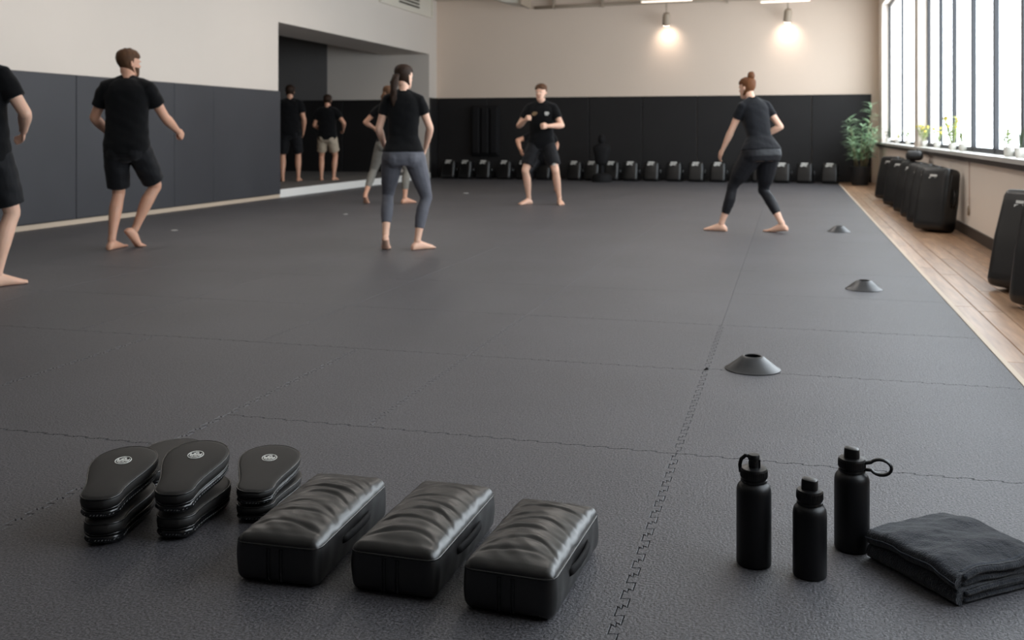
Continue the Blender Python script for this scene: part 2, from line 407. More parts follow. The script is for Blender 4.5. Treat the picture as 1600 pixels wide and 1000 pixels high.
# --- wall pads
def wall_pad(a, b, axis, m, parent):
    """a=(along0, z0) b=(along1, z1)"""
    mb = MB(); g = .004; e = .012; th = .045
    def P(t, z, d): return (XL+d, t, z) if axis == 'L' else ((t, YB-d, z) if axis == 'B' else (t, OY1-d, z))
    q = lambda i, d: [P(a[0]+i, a[1]+i, d), P(b[0]-i, a[1]+i, d), P(b[0]-i, b[1]-i, d), P(a[0]+i, b[1]-i, d)]
    mb.rings([q(g, 0), q(g, th-.01), q(g+e*.4, th-.003), q(g+e, th)], True, False, True)
    return mb.build('wall_pad', m, parent)
ys = [YF, -1.2, .6, 2.4, 4.2, 6.0, 7.8, 9.68, 11.57, 12.51, OY0]
for a, b in zip(ys[:-1], ys[1:]): wall_pad((a, .055), (b, 1.72), 'L', M['pad_wall'], wall_left)
wall_pad((OY1+.01, .0), (YB, 1.84), 'L', M['pad_black'], wall_left)
n = 8
for i in range(n):
    a = XL+.05+(XR-.14-XL-.05)*i/n; b = XL+.05+(XR-.14-XL-.05)*(i+1)/n
    wall_pad((a, 0), (b, 1.84), 'B', M['pad_black'], wall_back)
for i in range(4):
    a = XA+(XL-XA-1.09)*i/4; b = XA+(XL-XA-1.09)*(i+1)/4
    wall_pad((a, .125), (b, 1.80), 'A', M['pad_black'], wall_annex)
# --- windows
def window(name, y0, y1, mull, fw):
    root = MB()
    x0, x1 = XW-.075, XW-.035
    for (a, b, c, d) in ((y0, y1, ZS, ZS+.05), (y0, y1, ZH-.06, ZH), (y0, y0+.05, ZS, ZH), (y1-.05, y1, ZS, ZH)):
        root.box((x0, a, c), (x1, b, d))
    o = struct(name, root, M['frame'])
    ms = sorted(mull)
    for y, wd in zip(ms, fw):
        mb = MB(); mb.box((x0-.004, y-wd/2, ZS+.01), (x1, y+wd/2, ZH-.01)); mb.build('mullion', M['frame'], o)
    es = [y0+.05]+ms+[y1-.05]
    for a, b in zip(es[:-1], es[1:]):
        mb = MB(); mb.box((x0+.02, a, ZS+.05), (x0+.026, b, ZH-.06)); mb.build('pane', M['glass'], o)
    return o
window('window_1', B1[0], B1[1], [18.75], [.05])
m2 = [14.10, 12.98, 11.68, 10.46, 9.25, 8.05, 6.85, 5.65, 4.5, 3.35]
window('window_2', B2[0], B2[1], m2, [.08]*len(m2))

area_light('annex_fill_light', (-10.6, 16.5, 4.02), (0, 0, 0), .12, 2.4, 42, (1.0, .93, .87))  # added to brighten the adjoining room, no lamp is seen there
# --- fixtures for the added fill lamps, none in view
t = thing('linear_lamp', 'added unseen linear fill lamp under the ceiling near the charcoal wall pads', 'lamp', (FILL_LAMPS[0][0], FILL_LAMPS[0][1], 4.0), 0, 'added linear fill lamps out of view')
mb = MB(); mb.box((-.08, -1.25, .01), (.08, 1.25, .1)); mb.build('housing', M['fixture_white'], t)
mb = MB(); mb.box((-.065, -1.22, .0), (.065, 1.22, .012)); mb.build('diffuser', M['lamp'], t)
for (lx, ly), lab in zip(FILL_LAMPS[1:]+[(-10.6, 16.5)], ('added unseen linear fill lamp under the ceiling above the opening side', 'added unseen linear fill lamp under the ceiling over the middle of the mats', 'added unseen linear fill lamp under the ceiling toward the back wall', 'added unseen linear fill lamp in the adjoining room')): dup(t, (lx, ly, 4.0), (0, 0, 0), lab)

# ================================================================== PEOPLE
def remesh(mb, name, m, parent, vox, smooth=6, fac=.5, k=1.0, wrinkle=None):
    """one continuous surface out of overlapping closed pieces"""
    me = bpy.data.meshes.new(name)
    me.from_pydata([tuple(c*k for c in p) for p in mb.v], [], mb.f)
    bm = bmesh.new(); bm.from_mesh(me); bmesh.ops.recalc_face_normals(bm, faces=bm.faces); bm.to_mesh(me); bm.free()
    o = bpy.data.objects.new(name, me); COL.objects.link(o)
    md = o.modifiers.new('r', 'REMESH'); md.mode = 'VOXEL'; md.voxel_size = vox
    if smooth:
        ms = o.modifiers.new('s', 'SMOOTH'); ms.factor = fac; ms.iterations = smooth
    dg = bpy.context.evaluated_depsgraph_get(); dg.update()
    out = bpy.data.meshes.new_from_object(o.evaluated_get(dg))
    bpy.data.objects.remove(o); bpy.data.meshes.remove(me)
    out.name = name; out.materials.clear(); out.materials.append(m)
    n = len(out.vertices)
    if wrinkle and n:
        co = np.empty(n*3, np.float32); out.vertices.foreach_get('co', co); co = co.reshape(-1, 3)
        no = np.empty(n*3, np.float32); out.vertex_normals.foreach_get('vector', no); no = no.reshape(-1, 3)
        amp, fr, s = wrinkle
        x, y, z = co.T*fr
        d = (np.sin(x*1.7+y*2.3+z*2.2+s)+np.sin(y*3.1-z*2.9+s*1.7)+np.sin(z*4.1+x*1.9+s*.6)+np.sin((x-y)*2.7+z*1.3+s))/4
        co += no*(d*amp)[:, None]
        out.vertices.foreach_set('co', co.ravel())
    out.shade_smooth()
    ob = bpy.data.objects.new(name, out); COL.objects.link(ob); ob.parent = parent
    return ob
def sstep(a, b, x):
    t = max(0, min(1, (x-a)/(b-a))); return t*t*(3-2*t)
MALE = [(.82, .150, .085, .095), (.88, .166, .098, .118), (.94, .170, .104, .122), (1.02, .157, .102, .102), (1.10, .147, .100, .088),
        (1.18, .150, .103, .092), (1.26, .164, .112, .106), (1.34, .178, .118, .118), (1.40, .184, .108, .120), (1.45, .170, .088, .108),
        (1.49, .120, .068, .090), (1.52, .070, .056, .070)]
FEMALE = [(.82, .160, .082, .105), (.88, .178, .094, .128), (.94, .176, .096, .126), (1.02, .150, .090, .096), (1.10, .128, .084, .078),
          (1.18, .132, .090, .082), (1.26, .142, .116, .094), (1.34, .152, .122, .102), (1.40, .157, .092, .104), (1.45, .145, .072, .094),
          (1.49, .100, .056, .078), (1.52, .058, .048, .060)]
HEAD = [(-.118, .018, .086, .050), (-.108, .034, .094, .034), (-.088, .047, .097, .004), (-.06, .056, .096, -.034), (-.03, .064, .094, -.066),
        (0, .070, .091, -.088), (.03, .074, .094, -.099), (.06, .074, .090, -.100), (.085, .066, .076, -.090), (.105, .047, .050, -.064), (.116, .020, .014, -.028)]
def ell(n, hw, f, b, e=2.3):
    out = []
    for j in range(n):
        a = 2*PI*j/n; cx, sy = math.cos(a), math.sin(a)
        x = hw*math.copysign(abs(cx)**(2/e), cx); y = (f if sy > 0 else b)*math.copysign(abs(sy)**(2/e), sy)
        out.append((x, y))
    return out
def caps(mb, pts, rad, n=14):
    """tapered tube with rounded ends"""
    P = [Vector(p) for p in pts]; r = list(rad)
    d0 = (P[0]-P[1]).normalized(); d1 = (P[-1]-P[-2]).normalized()
    A = [P[0]+d0*r[0]*q for q in (.97, .7)]; B = [P[-1]+d1*r[-1]*q for q in (.7, .97)]
    mb.tube(A+P+B, [r[0]*.24, r[0]*.71]+r+[r[-1]*.71, r[-1]*.24], n)
def ik(a, c, l1, l2, pole):
    d = c-a; L = d.length
    if L > (l1+l2)*.999: c = a+d*((l1+l2)*.999/L); d = c-a; L = d.length
    u = d/L; x = (l1*l1-l2*l2+L*L)/(2*L); h = math.sqrt(max(0, l1*l1-x*x))
    p = pole-u*pole.dot(u); p.normalize()
    return a+u*x+p*h, c
def along(a, b, t): return a+(b-a)*t

def person(label, loc, facing, h=1.78, sex='m', pel=(0, 0, .92), lean=6, roll=0, twist=0, head=(0, 0),
           fl=(-.11, 0, -8, 0), fr=(.11, 0, 8, 0), hl=(-.28, .10, .95), hr=(.28, .10, .95), pl=(-.5, -1, -.2), pr=(.5, -1, -.2),
           fist=True, hair='short', hair_m='hair_brown', top='tee', top_m='tee', bottom='shorts', bottom_m='shorts', skin='skin',
           beard=False, loose=1.0, tuck=False, group=None, short_len=.86, legging_len=.72, hm=(0, 0), hips=1.0):
    root = thing('person', label, 'person', loc, -math.radians(facing), group)
    k = h/1.78; V = Vector
    TORSO = MALE if sex == 'm' else [(z, a*(1+(hips-1)*(z < 1.05)), f_, b_*(1+(hips-1)*(z < 1.05))) for z, a, f_, b_ in FEMALE]
    pel = V(pel)
    def Rz(z):
        s = sstep(.93, 1.32, z)
        return Euler((-math.radians(lean*(.35+.65*s)), math.radians(roll*(.3+.7*s)), -math.radians(twist*s)), 'XYZ').to_matrix()
    zs = np.arange(.78, 1.60, .01); pos = {}
    p = pel.copy()
    def spine(z):
        q = pel.copy(); n = 24; dz = (z-.93)/n
        for i in range(n): q += Rz(.93+dz*(i+.5)) @ V((0, 0, dz))
        return q
    def torso(mb, z0, z1, inf=0, wmul=1.0, bot=None, e=2.3):
        rg = []
        zz = sorted(set([z0, z1]+[t[0] for t in TORSO if z0 < t[0] < z1]))
        for z in zz:
            for a, b in zip(TORSO[:-1], TORSO[1:]):
                if a[0] <= z <= b[0]: break
            t = (z-a[0])/(b[0]-a[0]); hw, f, bk = [a[i]+(b[i]-a[i])*t for i in (1, 2, 3)]
            c = spine(z); R = Rz(z); ii = inf(z) if callable(inf) else inf
            rg.append([tuple(c+R @ V((x*wmul, y, 0))) for x, y in ell(28, hw+ii, f+ii, bk+ii, e)])
        mb.rings(rg)
    m = sex == 'm'
    sw = .174 if m else .150; hs = .092 if m else .098
    sh = [spine(1.435)+Rz(1.435) @ V((s*sw, -.012, 0)) for s in (-1, 1)]
    Rp = Rz(.93); hip = [pel+Rp @ V((s*hs, 0, -.015)) for s in (-1, 1)]
    UA, FA, TH, SH = (.295, .255, .425, .425) if m else (.28, .24, .425, .425)
    # feet
    ank, foot = [], []
    for s, (fx, fy, fyaw, heel) in ((-1, fl), (1, fr)):
        Rf = Euler((0, 0, -math.radians(fyaw))).to_matrix(); ball = V((fx, fy, .012))+Rf @ V((0, .13, 0))
        Rh = Rf @ Euler((-math.radians(heel), 0, 0)).to_matrix()
        ank.append(ball+Rh @ V((0, -.13, .073))); foot.append((ball, Rf, Rh))
    knee = []
    for i in (0, 1):
        kp = foot[i][1] @ V((0, 1, 0))+V(((-1, 1)[i]*.12, .2, 0))
        kn, an = ik(hip[i], ank[i], TH, SH, kp); knee.append(kn); ank[i] = an
    elb, wri = [], []
    for i, (hh, pp) in enumerate(((hl, pl), (hr, pr))):
        e_, w_ = ik(sh[i], V(hh), UA, FA, V(pp)); elb.append(e_); wri.append(w_)
    rl = 1.0 if m else 1.02*hips; ra = 1.0 if m else .84
    def thigh(i, inf, t1=1.0, flare=0):
        T = [0, .2, .45, .7, .88, 1.0]; Rr = [.092*rl, .089*rl, .079*rl, .067*rl, .058, .054]
        pts, rr = [], []
        for t, r in zip(T, Rr):
            if t > t1+.001: break
            pts.append(along(hip[i], knee[i], t)); rr.append(r+inf+flare*t)
        if T[-1] > t1:
            pts.append(along(hip[i], knee[i], t1)); rr.append(float(np.interp(t1, T, Rr))+inf+flare*t1)
        return pts, rr
    def shin(i, inf, t1=1.0):
        T = [0, .14, .32, .5, .72, .9, 1.0]; Rr = [.053, .052, .057, .053, .041, .034, .035]
        d = (ank[i]-knee[i]).normalized(); fwd = foot[i][1] @ V((0, 1, 0)); bk = -(fwd-d*fwd.dot(d)).normalized()
        off = [0, .006, .014, .012, .006, 0, 0]
        pts, rr = [], []
        for t in T+([t1] if t1 < 1 else []):
            if t > t1+.001: continue
            pts.append(along(knee[i], ank[i], t)+bk*float(np.interp(t, T, off))); rr.append(float(np.interp(t, T, Rr))*(1 if m else .95)+inf)
        o = sorted(range(len(pts)), key=lambda q: (pts[q]-knee[i]).length)
        return [pts[q] for q in o], [rr[q] for q in o]
    def upper(i, inf, t1=1.0):
        T = [0, .18, .45, .75, 1.0]; Rr = [.060, .058, .050, .044, .042]
        tt = [t for t in T if t < t1-.01]+[t1]
        return [along(sh[i], elb[i], t) for t in tt], [float(np.interp(t, T, Rr))*ra+inf for t in tt]
    # ---------------- body
    mb = MB(); torso(mb, .82, 1.52)
    for sx in (-1, 1): mb.ball(tuple(pel+Rp @ V((sx*.075, -.05, -.035))), (.084, .078, .088) if m else (.092, .088, .094))
    for i in (0, 1):
        a, r = thigh(i, 0); caps(mb, a, r); a, r = shin(i, 0); caps(mb, a, r)
        a, r = upper(i, 0); caps(mb, a, r)
        E_, W_ = elb[i], wri[i]
        caps(mb, [along(E_, W_, t) for t in (0, .2, .4, .7, 1)], [q*ra for q in (.042, .046, .043, .034, .027)])
        if m: mb.ball(tuple(sh[i]), (.066, .062, .066))
        # foot
        ball, Rf, Rh = foot[i]; rg = []
        for sy, hw, zt in ((-.195, .012, .030), (-.188, .024, .046), (-.165, .032, .066), (-.13, .034, .082), (-.09, .034, .080), (-.05, .038, .064), (0, .046, .044), (.03, .046, .032), (.05, .040, .026)):
            ring = []
            for j in range(14):
                an_ = 2*PI*j/14; x = hw*math.cos(an_); z = max(-.012, zt*.5-.006+(zt*.5+.006)*math.sin(an_)-.006)
                q = V((x, sy, z)); ring.append(tuple(ball+Rh @ q if sy < 0.01 else ball+Rf @ q))
            rg.append(ring)
        mb.rings(rg)
        for j in range(5):
            jj = j if i == 1 else 4-j          # big toe on the inner side
            x = (-.034+jj*.0175); big = jj == 0
            if i == 0: x = -.034+j*.0175; big = j == 4
            ln = .062-.008*(abs(j-(0 if i == 1 else 4)))
            r = .0125 if big else .0088
            caps(mb, [ball+Rf @ V((x, .03, .002)), ball+Rf @ V((x*1.06, .03+ln*.6, .002)), ball+Rf @ V((x*1.08, .03+ln, -.002))], [r, r, r*.85], 8)
        # hand
        u = (W_-E_).normalized(); inn = V(((1, -1)[i], 0, 0)); vv = V((0, 0, 1)) if abs(u.z) < .75 else V((0, 1, 0))
        vv = (vv-u*vv.dot(u)).normalized(); nn = u.cross(vv).normalized()
        if nn.x*(1, -1)[i] < 0: nn = -nn            # palm looks inward; vv = thumb side
        hk = 1.0 if m else .9
        rg = []
        for t, w_, th in ((-.02, .026, .022), (.0, .027, .022), (.03, .037, .020), (.06, .042, .019), (.082, .042, .017), (.092, .036, .012)):
            c = W_+u*t*hk
            rg.append([tuple(c+vv*(w_*hk*math.cos(2*PI*j/12))+nn*(th*hk*.8*math.sin(2*PI*j/12))) for j in range(12)])
        mb.rings(rg)
        cur = (72, 85, 55) if fist else (18, 22, 14)
        for j in range(4):
            b0 = W_+u*(.082*hk)+vv*((.030-.020*j)*hk); L = [(.044, .028, .022), (.048, .031, .024), (.044, .028, .022), (.035, .022, .019)][j]
            ang = 0; pts = [b0-u*.012]; c = b0
            pts.append(c)
            for q in range(3):
                ang += math.radians(cur[q]); c = c+(u*math.cos(ang)+nn*math.sin(ang))*L[q]*hk; pts.append(c)
            caps(mb, pts, [.0085*hk, .0095*hk, .009*hk, .0085*hk, .0075*hk], 8)
        b0 = W_+u*.022*hk+vv*.026*hk
        if fist: tp = [b0, b0+u*.030+vv*.018+nn*.012, b0+u*.058+vv*.008+nn*.032, b0+u*.070-vv*.014+nn*.040]
        else: tp = [b0, b0+u*.026+vv*.020+nn*.006, b0+u*.054+vv*.028+nn*.014, b0+u*.078+vv*.028+nn*.020]
        caps(mb, tp, [.014*hk, .012*hk, .0105*hk, .0085*hk], 8)
    # head
    nb = spine(1.50); hc = spine(1.52)+Rz(1.52) @ V((0, .018+hm[1], .142)); hc.x += hm[0]
    Rh_ = Euler((-math.radians(head[1]), 0, -math.radians(head[0])), 'XYZ').to_matrix()
    Rh_ = (Euler((0, 0, -math.radians(head[0]))).to_matrix() @ Euler((-math.radians(head[1]), 0, 0)).to_matrix())
    hf = 1.0 if m else .96
    H = lambda x, y, z: hc+Rh_ @ (V((x, y, z))*hf)
    def headloft(mb, inf=0, z0=-9, z1=9):
        rg = []
        for z, hw, yf, yb in HEAD:
            if z < z0 or z > z1: continue
            cy = (yf+yb)/2; dy = (yf-yb)/2
            sg = z*(1+inf*.9/.116)
            rg.append([tuple(H(x, cy+y, sg)) for x, y in ell(24, hw+inf, dy+inf, dy+inf, 2.15)])
        mb.rings(rg)
    headloft(mb)
    nr = .056 if m else .047
    caps(mb, [nb-Rz(1.5) @ V((0, .01, .03)), along(nb, hc, .45), H(0, -.020, -.06)], [nr*1.08, nr, nr*.98])
    # trapezius slope
    for i in (0, 1): caps(mb, [along(nb, sh[i], -.05)+V((0, 0, .02)), along(nb, sh[i], .75)+V((0, 0, .008))], [.045*ra, .046*ra])
    # nose, brow, ears
    mb.rings([[tuple(H(x, y, z)) for x, y in ((-w_, .085), (-w_*.5, yy), (w_*.5, yy), (w_, .085))] for z, w_, yy in ((.022, .008, .096), (0, .011, .108), (-.022, .016, .119), (-.032, .015, .112), (-.036, .010, .096))])
    for sx in (-1, 1):
        mb.ball(tuple(H(sx*.028, .086, .022)), (.024, .010, .008))
        mb.ball(tuple(H(sx*.074, -.012, -.002)), (.010, .020, .032))
        mb.ball(tuple(H(sx*.026, .091, -.024)), (.016, .010, .012))
    body = remesh(mb, 'body', M[skin], root, .0058, 5, .5, k)
    # eyes, mouth
    for sx in (-1, 1):
        e = MB(); e.ball(tuple(H(sx*.031, .0865, .004)*k), (.0115*k, .0085*k, .0058*k), 10); e.cur = 1
        e.ball(tuple(H(sx*.031, .0930, .004)*k), (.0046*k, .0030*k, .0046*k), 8); e.build('eye', [M['eye_white'], M['iris']], root, True)
    e = MB(); e.ball((0, 0, 0), (.023*k, .008*k, .0045*k), 12, Matrix.Translation(H(0, .0955, -.060)*k) @ Rh_.to_4x4()); e.ball((0, 0, 0), (.020*k, .009*k, .0055*k), 12, Matrix.Translation(H(0, .0952, -.068)*k) @ Rh_.to_4x4())
    e.build('mouth', M['lip'], root, True)
    # ---------------- hair: a cap grown from the head, sunk into the face where there is none
    hb = MB(); thick = {'short': .012, 'pony': .010, 'bun': .010}[hair]
    rings = []; NH = 28
    prof = [(z, hw, yf, yb) for z, hw, yf, yb in HEAD if z > -.095]
    zz = np.linspace(-.100, .116, 18); arr = np.array(HEAD)
    for z in zz:
        hw, yf, yb = [float(np.interp(z, arr[:, 0], arr[:, q])) for q in (1, 2, 3)]
        cy, dy = (yf+yb)/2, (yf-yb)/2; ring = []
        top_ = max(0, (z-.04)/.076)
        for (x, y) in ell(NH, 1, 1, 1, 2.15):
            line = .058+.010*math.cos(x*4) if y > 0 else None      # hairline height in front
            th = thick*(1+.35*top_)+.003*nz3(x*9, y*9, z*80, 3)
            if y > .12: cov = sstep(line-.018, line+.006, z)
            elif y > -.06: cov = sstep(-.012, .008, z-(y-.0)*.14)      # sideburns and above ears
            else: cov = sstep(-.094, -.072, z)
            o_ = th*cov-.012*(1-cov)
            ring.append(tuple(H((hw+o_)*x, cy+(dy+o_)*y, z+(thick*.9*top_ if cov > .5 else 0))*k))
        rings.append(ring)
    hb.rings(rings)
    hob = hb.build('hair', M[hair_m], root, True)
    if hair == 'short':
        # tufts on the crown
        tb = MB()
        rr = random.Random(int(abs(loc[0])*100))
        for q in range(46):
            a = rr.uniform(0, 2*PI); d = rr.uniform(0, .058); z = .118-d*d*9
            b = H(math.cos(a)*d, -.012+math.sin(a)*d*1.15, z-.004); t_ = H(math.cos(a+.5)*(d+.018), -.004+math.sin(a+.5)*(d*1.15+.018), z+.016)
            tb.tube([b*k, along(b, t_, .6)*k+V((0, 0, .004)), t_*k], [.010*k, .008*k, .002*k], 6)
        tb.build('hair_tuft', M[hair_m], hob, True)
    if hair == 'pony':
        tb = MB(); b = H(-.004, -.100, .006)
        pts = [b, b+V((-.012, -.040, -.012)), b+V((-.024, -.058, -.07)), b+V((-.030, -.058, -.15)), b+V((-.032, -.052, -.22)), b+V((-.03, -.048, -.28))]
        for q in range(9):
            ox = [V((R_.uniform(-1, 1), R_.uniform(-1, 1), R_.uniform(-1, 1)))*.014*min(1, 3*j/5) for j in range(6)]
            tb.tube([(p_+o_)*k for p_, o_ in zip(pts, ox)], [r_*k for r_ in (.015, .027, .031, .026, .017, .005)], 8)
        tb.build('ponytail', M[hair_m], root, True)
        tb = MB(); tb.lathe([(.020*k, -.008*k), (.026*k, 0), (.020*k, .008*k)], 14, Matrix.Translation((b+V((-.004, -.018, -.004)))*k) @ Euler((1.2, 0, 0)).to_matrix().to_4x4()); tb.build('hair_tie', M['tee'], root, True)
    if hair == 'bun':
        tb = MB()
        for q in range(10):
            a = q*2*PI/10; c0 = H(0, -.070, .125); u1 = Rh_ @ V((math.cos(a), 0, 0)); 
            pts = [c0+Rh_ @ V((.030*math.cos(a+t*2.2)*math.sin(PI*(.15+.7*t)), .026*math.sin(a+t*2.2)*math.sin(PI*(.15+.7*t)), -.024+.066*t)) for t in np.linspace(0, 1, 6)]
            tb.tube([p_*k for p_ in pts], [.014*k]*6, 7)
        tb.ball(tuple(H(0, -.070, .130)*k), .030*k)
        tb.build('bun', M[hair_m], root, True)
    if beard:
        bb = MB(); rg = []
        for z in np.linspace(-.120, -.035, 8):
            hw, yf, yb = [float(np.interp(z, arr[:, 0], arr[:, q])) for q in (1, 2, 3)]
            cy, dy = (yf+yb)/2, (yf-yb)/2; ring = []
            for (x, y) in ell(NH, 1, 1, 1, 2.15):
                cov = sstep(-.15, .1, y)*(1 if abs(x) > .45 else sstep(-.035, -.05, z) if False else (1-sstep(-.085, -.07, z)))
                o_ = .0035*cov-.012*(1-cov); ring.append(tuple(H((hw+o_)*x, cy+(dy+o_)*y, z)*k))
            rg.append(ring)
        bb.rings(rg); bb.build('beard', M[hair_m], root, True)
    # ---------------- clothes
    def sleeve(mb, i, inf, t1):
        a, r = upper(i, inf, t1)
        n_ = len(a); r = [q+.006*(j/(n_-1)) for j, q in enumerate(r)]
        inner = along(nb, sh[i], .55)
        mb.tube([inner]+a, [r[0]*.95]+r, 16)
    if top:
        mb = MB(); li = (.014 if m else .008)*loose
        z0 = .85 if not tuck else .985
        if not m and not tuck: z0 = .95
        wa = .022*loose if m else .006
        torso(mb, z0, 1.516, lambda z: li+wa*math.exp(-((z-1.09)/.13)**2)+(.010 if z < 1.0 else 0))
        for i in (0, 1):
            mb.ball(tuple(sh[i]), tuple(q*ra+li*.6 for q in (.062, .060, .062)))
            sleeve(mb, i, (.016 if m else .009)*loose, .60 if m else .50)
            caps(mb, [along(nb, sh[i], .10)+V((0, 0, .018)), along(nb, sh[i], .5)+V((0, 0, .012)), along(nb, sh[i], .9)+V((0, 0, .0))], [.056*ra, .056*ra, .058*ra])
        if not m:
            for i in (0, 1): mb.ball(tuple(spine(1.30)+Rz(1.30) @ V(((-1, 1)[i]*.07, .075, 0))), (.062, .055, .062))
        remesh(mb, 'tee_shirt', M[top_m], root, .0085, 5, .5, k, (.0042*loose if m else .003, 17, loc[0]))
        # neckband
        rg = MB(); c = spine(1.512); Rn = Rz(1.50)
        rg.tube([tuple((c+Rn @ V((x*1.0, y*1.0-.006, -.006+.012*(-y)/.08)))*k) for x, y in ell(20, .068*(1 if m else .86), .064, .070)], .007*k, 6, closed=True)
        rg.build('neckband', M[top_m], root, True)
    if bottom == 'shorts':
        mb = MB(); torso(mb, .82, 1.07, .016); mb.ball(tuple(pel+V((0, -.025, -.075))), (.085, .095, .075))
        for sx in (-1, 1): mb.ball(tuple(pel+Rp @ V((sx*.075, -.05, -.035))), (.096, .090, .100))
        for i in (0, 1):
            a, r = thigh(i, .016, short_len, .026); mb.tube([hip[i]+V((0, 0, .03))]+a, [r[0]*.9]+r, 18)
        remesh(mb, 'shorts', M[bottom_m], root, .0085, 5, .5, k, (.005, 15, loc[1]))
    else:
        mb = MB(); torso(mb, .82, 1.06, .006)
        for sx in (-1, 1): mb.ball(tuple(pel+Rp @ V((sx*.075, -.05, -.035))), tuple(q+.005 for q in ((.084, .078, .088) if m else (.092, .088, .094))))
        for i in (0, 1):
            a, r = thigh(i, .006); caps(mb, a, r)
            a, r = shin(i, .006, legging_len); mb.tube(a, r, 16); mb.ball(tuple(knee[i]), .058)
        remesh(mb, 'leggings', M[bottom_m], root, .0075, 6, .5, k, (.0015, 26, loc[1]))
    root['_dbg'] = 0
    del root['_dbg']
    return root, dict(spine=spine, Rz=Rz, k=k, hip=hip, knee=knee, sh=sh, H=H)

def emblem(root, p, R, w_, h_, m, name='emblem'):
    mb = MB(); T = Matrix.Translation(p) @ R.to_4x4()
    mb.box((-w_*.5, 0, -h_*.18), (w_*.5, .004, h_*.02), T); mb.box((-w_*.42, 0, h_*.1), (w_*.3, .004, h_*.32), T); mb.box((-w_*.3, 0, -h_*.5), (w_*.42, .004, -h_*.28), T)
    mb.build(name, m, root)

# the man cut by the left edge of the frame
person('man in black tee and shorts at the left edge, head out of the picture', (-5.37, 5.62, 0), -26, 1.80, 'm', pel=(.0, -.02, .915), lean=3, roll=-5, twist=6,
       fl=(-.16, .10, -4, 0), fr=(.11, -.03, 48, 0), hl=(-.22, .30, 1.02), hr=(.22, .18, 1.06), pr=(.65, -.9, -.1), fist=False, head=(10, 5), hair='short', hair_m='hair_dark', skin='skin_pale')
# walking man with one heel raised
person('man in black tee and shorts walking away with his right heel raised', (-5.80, 7.76, 0), -20, 1.84, 'm', pel=(.0, .0, .905), lean=4, roll=0, twist=-4,
       fl=(-.12, -.03, 8, 0), fr=(-.03, .04, 38, 50), hl=(-.22, .26, 1.00), hr=(.36, .33, 1.03), pl=(-1.0, -.8, -.2), pr=(.15, -1, -.35), head=(42, 2), beard=True)
# woman with the ponytail
person('woman with dark ponytail, black tee and grey leggings, seen from behind', (-3.36, 8.38, 0), -17, 1.70, 'f', pel=(0, 0, .905), lean=3,
       fl=(-.16, -.09, -4, 32), fr=(.13, .0, 50, 0), hl=(-.20, .20, .98), hr=(.20, .17, .96), pl=(-.6, -1.0, -.2), pr=(.9, -.8, -.2), head=(30, 3),
       hair='pony', hair_m='hair_dark', bottom='leggings', bottom_m='legging_grey', skin='skin_pale', hips=1.06)
# woman behind her
person('woman in heather grey leggings half hidden behind the ponytailed woman', (-5.78, 13.68, 0), -12, 1.80, 'f', pel=(.06, .02, .89), lean=9, roll=-3,
       fl=(-.26, -.14, -6, 30), fr=(.29, .04, 40, 0), hl=(-.22, .30, 1.10), hr=(.26, .28, 1.08), pl=(-1.0, -.6, -.4), pr=(.9, -.6, -.4), head=(10, 2),
       hair='pony', hair_m='hair_brown', bottom='leggings', bottom_m='legging_heather')
# man facing the camera
pr_, pd = person('man facing us in fighting stance with fists raised, emblems on black tee', (-3.50, 14.2, 0), 172, 1.80, 'm', pel=(.02, .0, .885), lean=4,
       fl=(-.24, .0, -16, 0), fr=(.20, .03, 34, 0), hl=(-.10, .28, 1.13), hr=(.22, .26, 1.22), pl=(-.9, -.35, -.6), pr=(.7, -.4, -.9), head=(14, 2), hair_m='hair_brown', skin='skin_pale', short_len=.80, loose=.8)
for sx, mm in ((-1, 'emblem'), (1, 'emblem_tan')):
    R3 = pd['Rz'](1.37); p = (pd['spine'](1.37)+R3 @ Vector((sx*.085, .117, 0)))*pd['k']
    emblem(pr_, p, R3, .085, .06, M[mm])
p = (along(pd['hip'][0], pd['knee'][0], .74)+Vector((-.02, .095, 0)))*pd['k']; emblem(pr_, p, Matrix.Identity(3), .06, .035, M['emblem'])
# woman on the right
person('woman with auburn bun crouching forward in all black leggings and tee', (-.38, 10.86, 0), -36, 1.74, 'f', pel=(.06, -.05, .87), lean=17, roll=-3,
       fl=(-.27, .20, -34, 0), fr=(.24, -.20, -20, 8), hl=(-.24, .30, .80), hr=(.17, .10, 1.03), pl=(-.6, -1, -.2), pr=(.8, -.9, -.3), head=(-16, 6), fist=False,
       hair='bun', hair_m='hair_auburn', top_m='tee_navy', bottom='leggings', bottom_m='legging_black', skin='skin_pale', hm=(0, .01), hips=1.27)
# two men in the adjoining room
person('man in black tee and long black shorts beyond the opening, left of khaki shorts', (-9.06, 16.9, .125), -24, 1.82, 'm', pel=(0, 0, .915), lean=2,
       fl=(-.13, 0, -10, 0), fr=(.15, .04, 6, 0), hl=(-.30, .14, 1.0), hr=(.24, .10, .93), fist=False, hair='short', hair_m='hair_dark', short_len=.92, loose=1.3)
person('man in khaki shorts and black tee beyond the wall opening', (-8.56, 17.45, .125), -14, 1.66, 'm', pel=(0, 0, .91), lean=2,
       fl=(-.12, 0, -14, 0), fr=(.13, .02, 10, 0), hl=(-.20, .24, 1.05), hr=(.30, .18, 1.06), pr=(.8, -.8, -.5), fist=False, hair='short', hair_m='hair_dark', bottom_m='khaki', short_len=.74)
# someone bending in the dark behind the man in stance
person('person in dark clothing bending behind the fighting man, one forearm reaching out', (-4.28, 17.3, 0), 166, 1.70, 'm', pel=(0, -.1, .60), lean=40, roll=0,
       fl=(-.26, .1, -10, 0), fr=(.24, -.05, 10, 0), hl=(-.22, .05, .66), hr=(.40, .36, .78), pr=(-.1, -.6, .6), fist=False, hair='short', hair_m='hair_dark', bottom='leggings', bottom_m='legging_black', legging_len=.95)

# ================================================================== FOREGROUND
def rot_matrix(*a): return Euler(a).to_matrix().to_4x4()
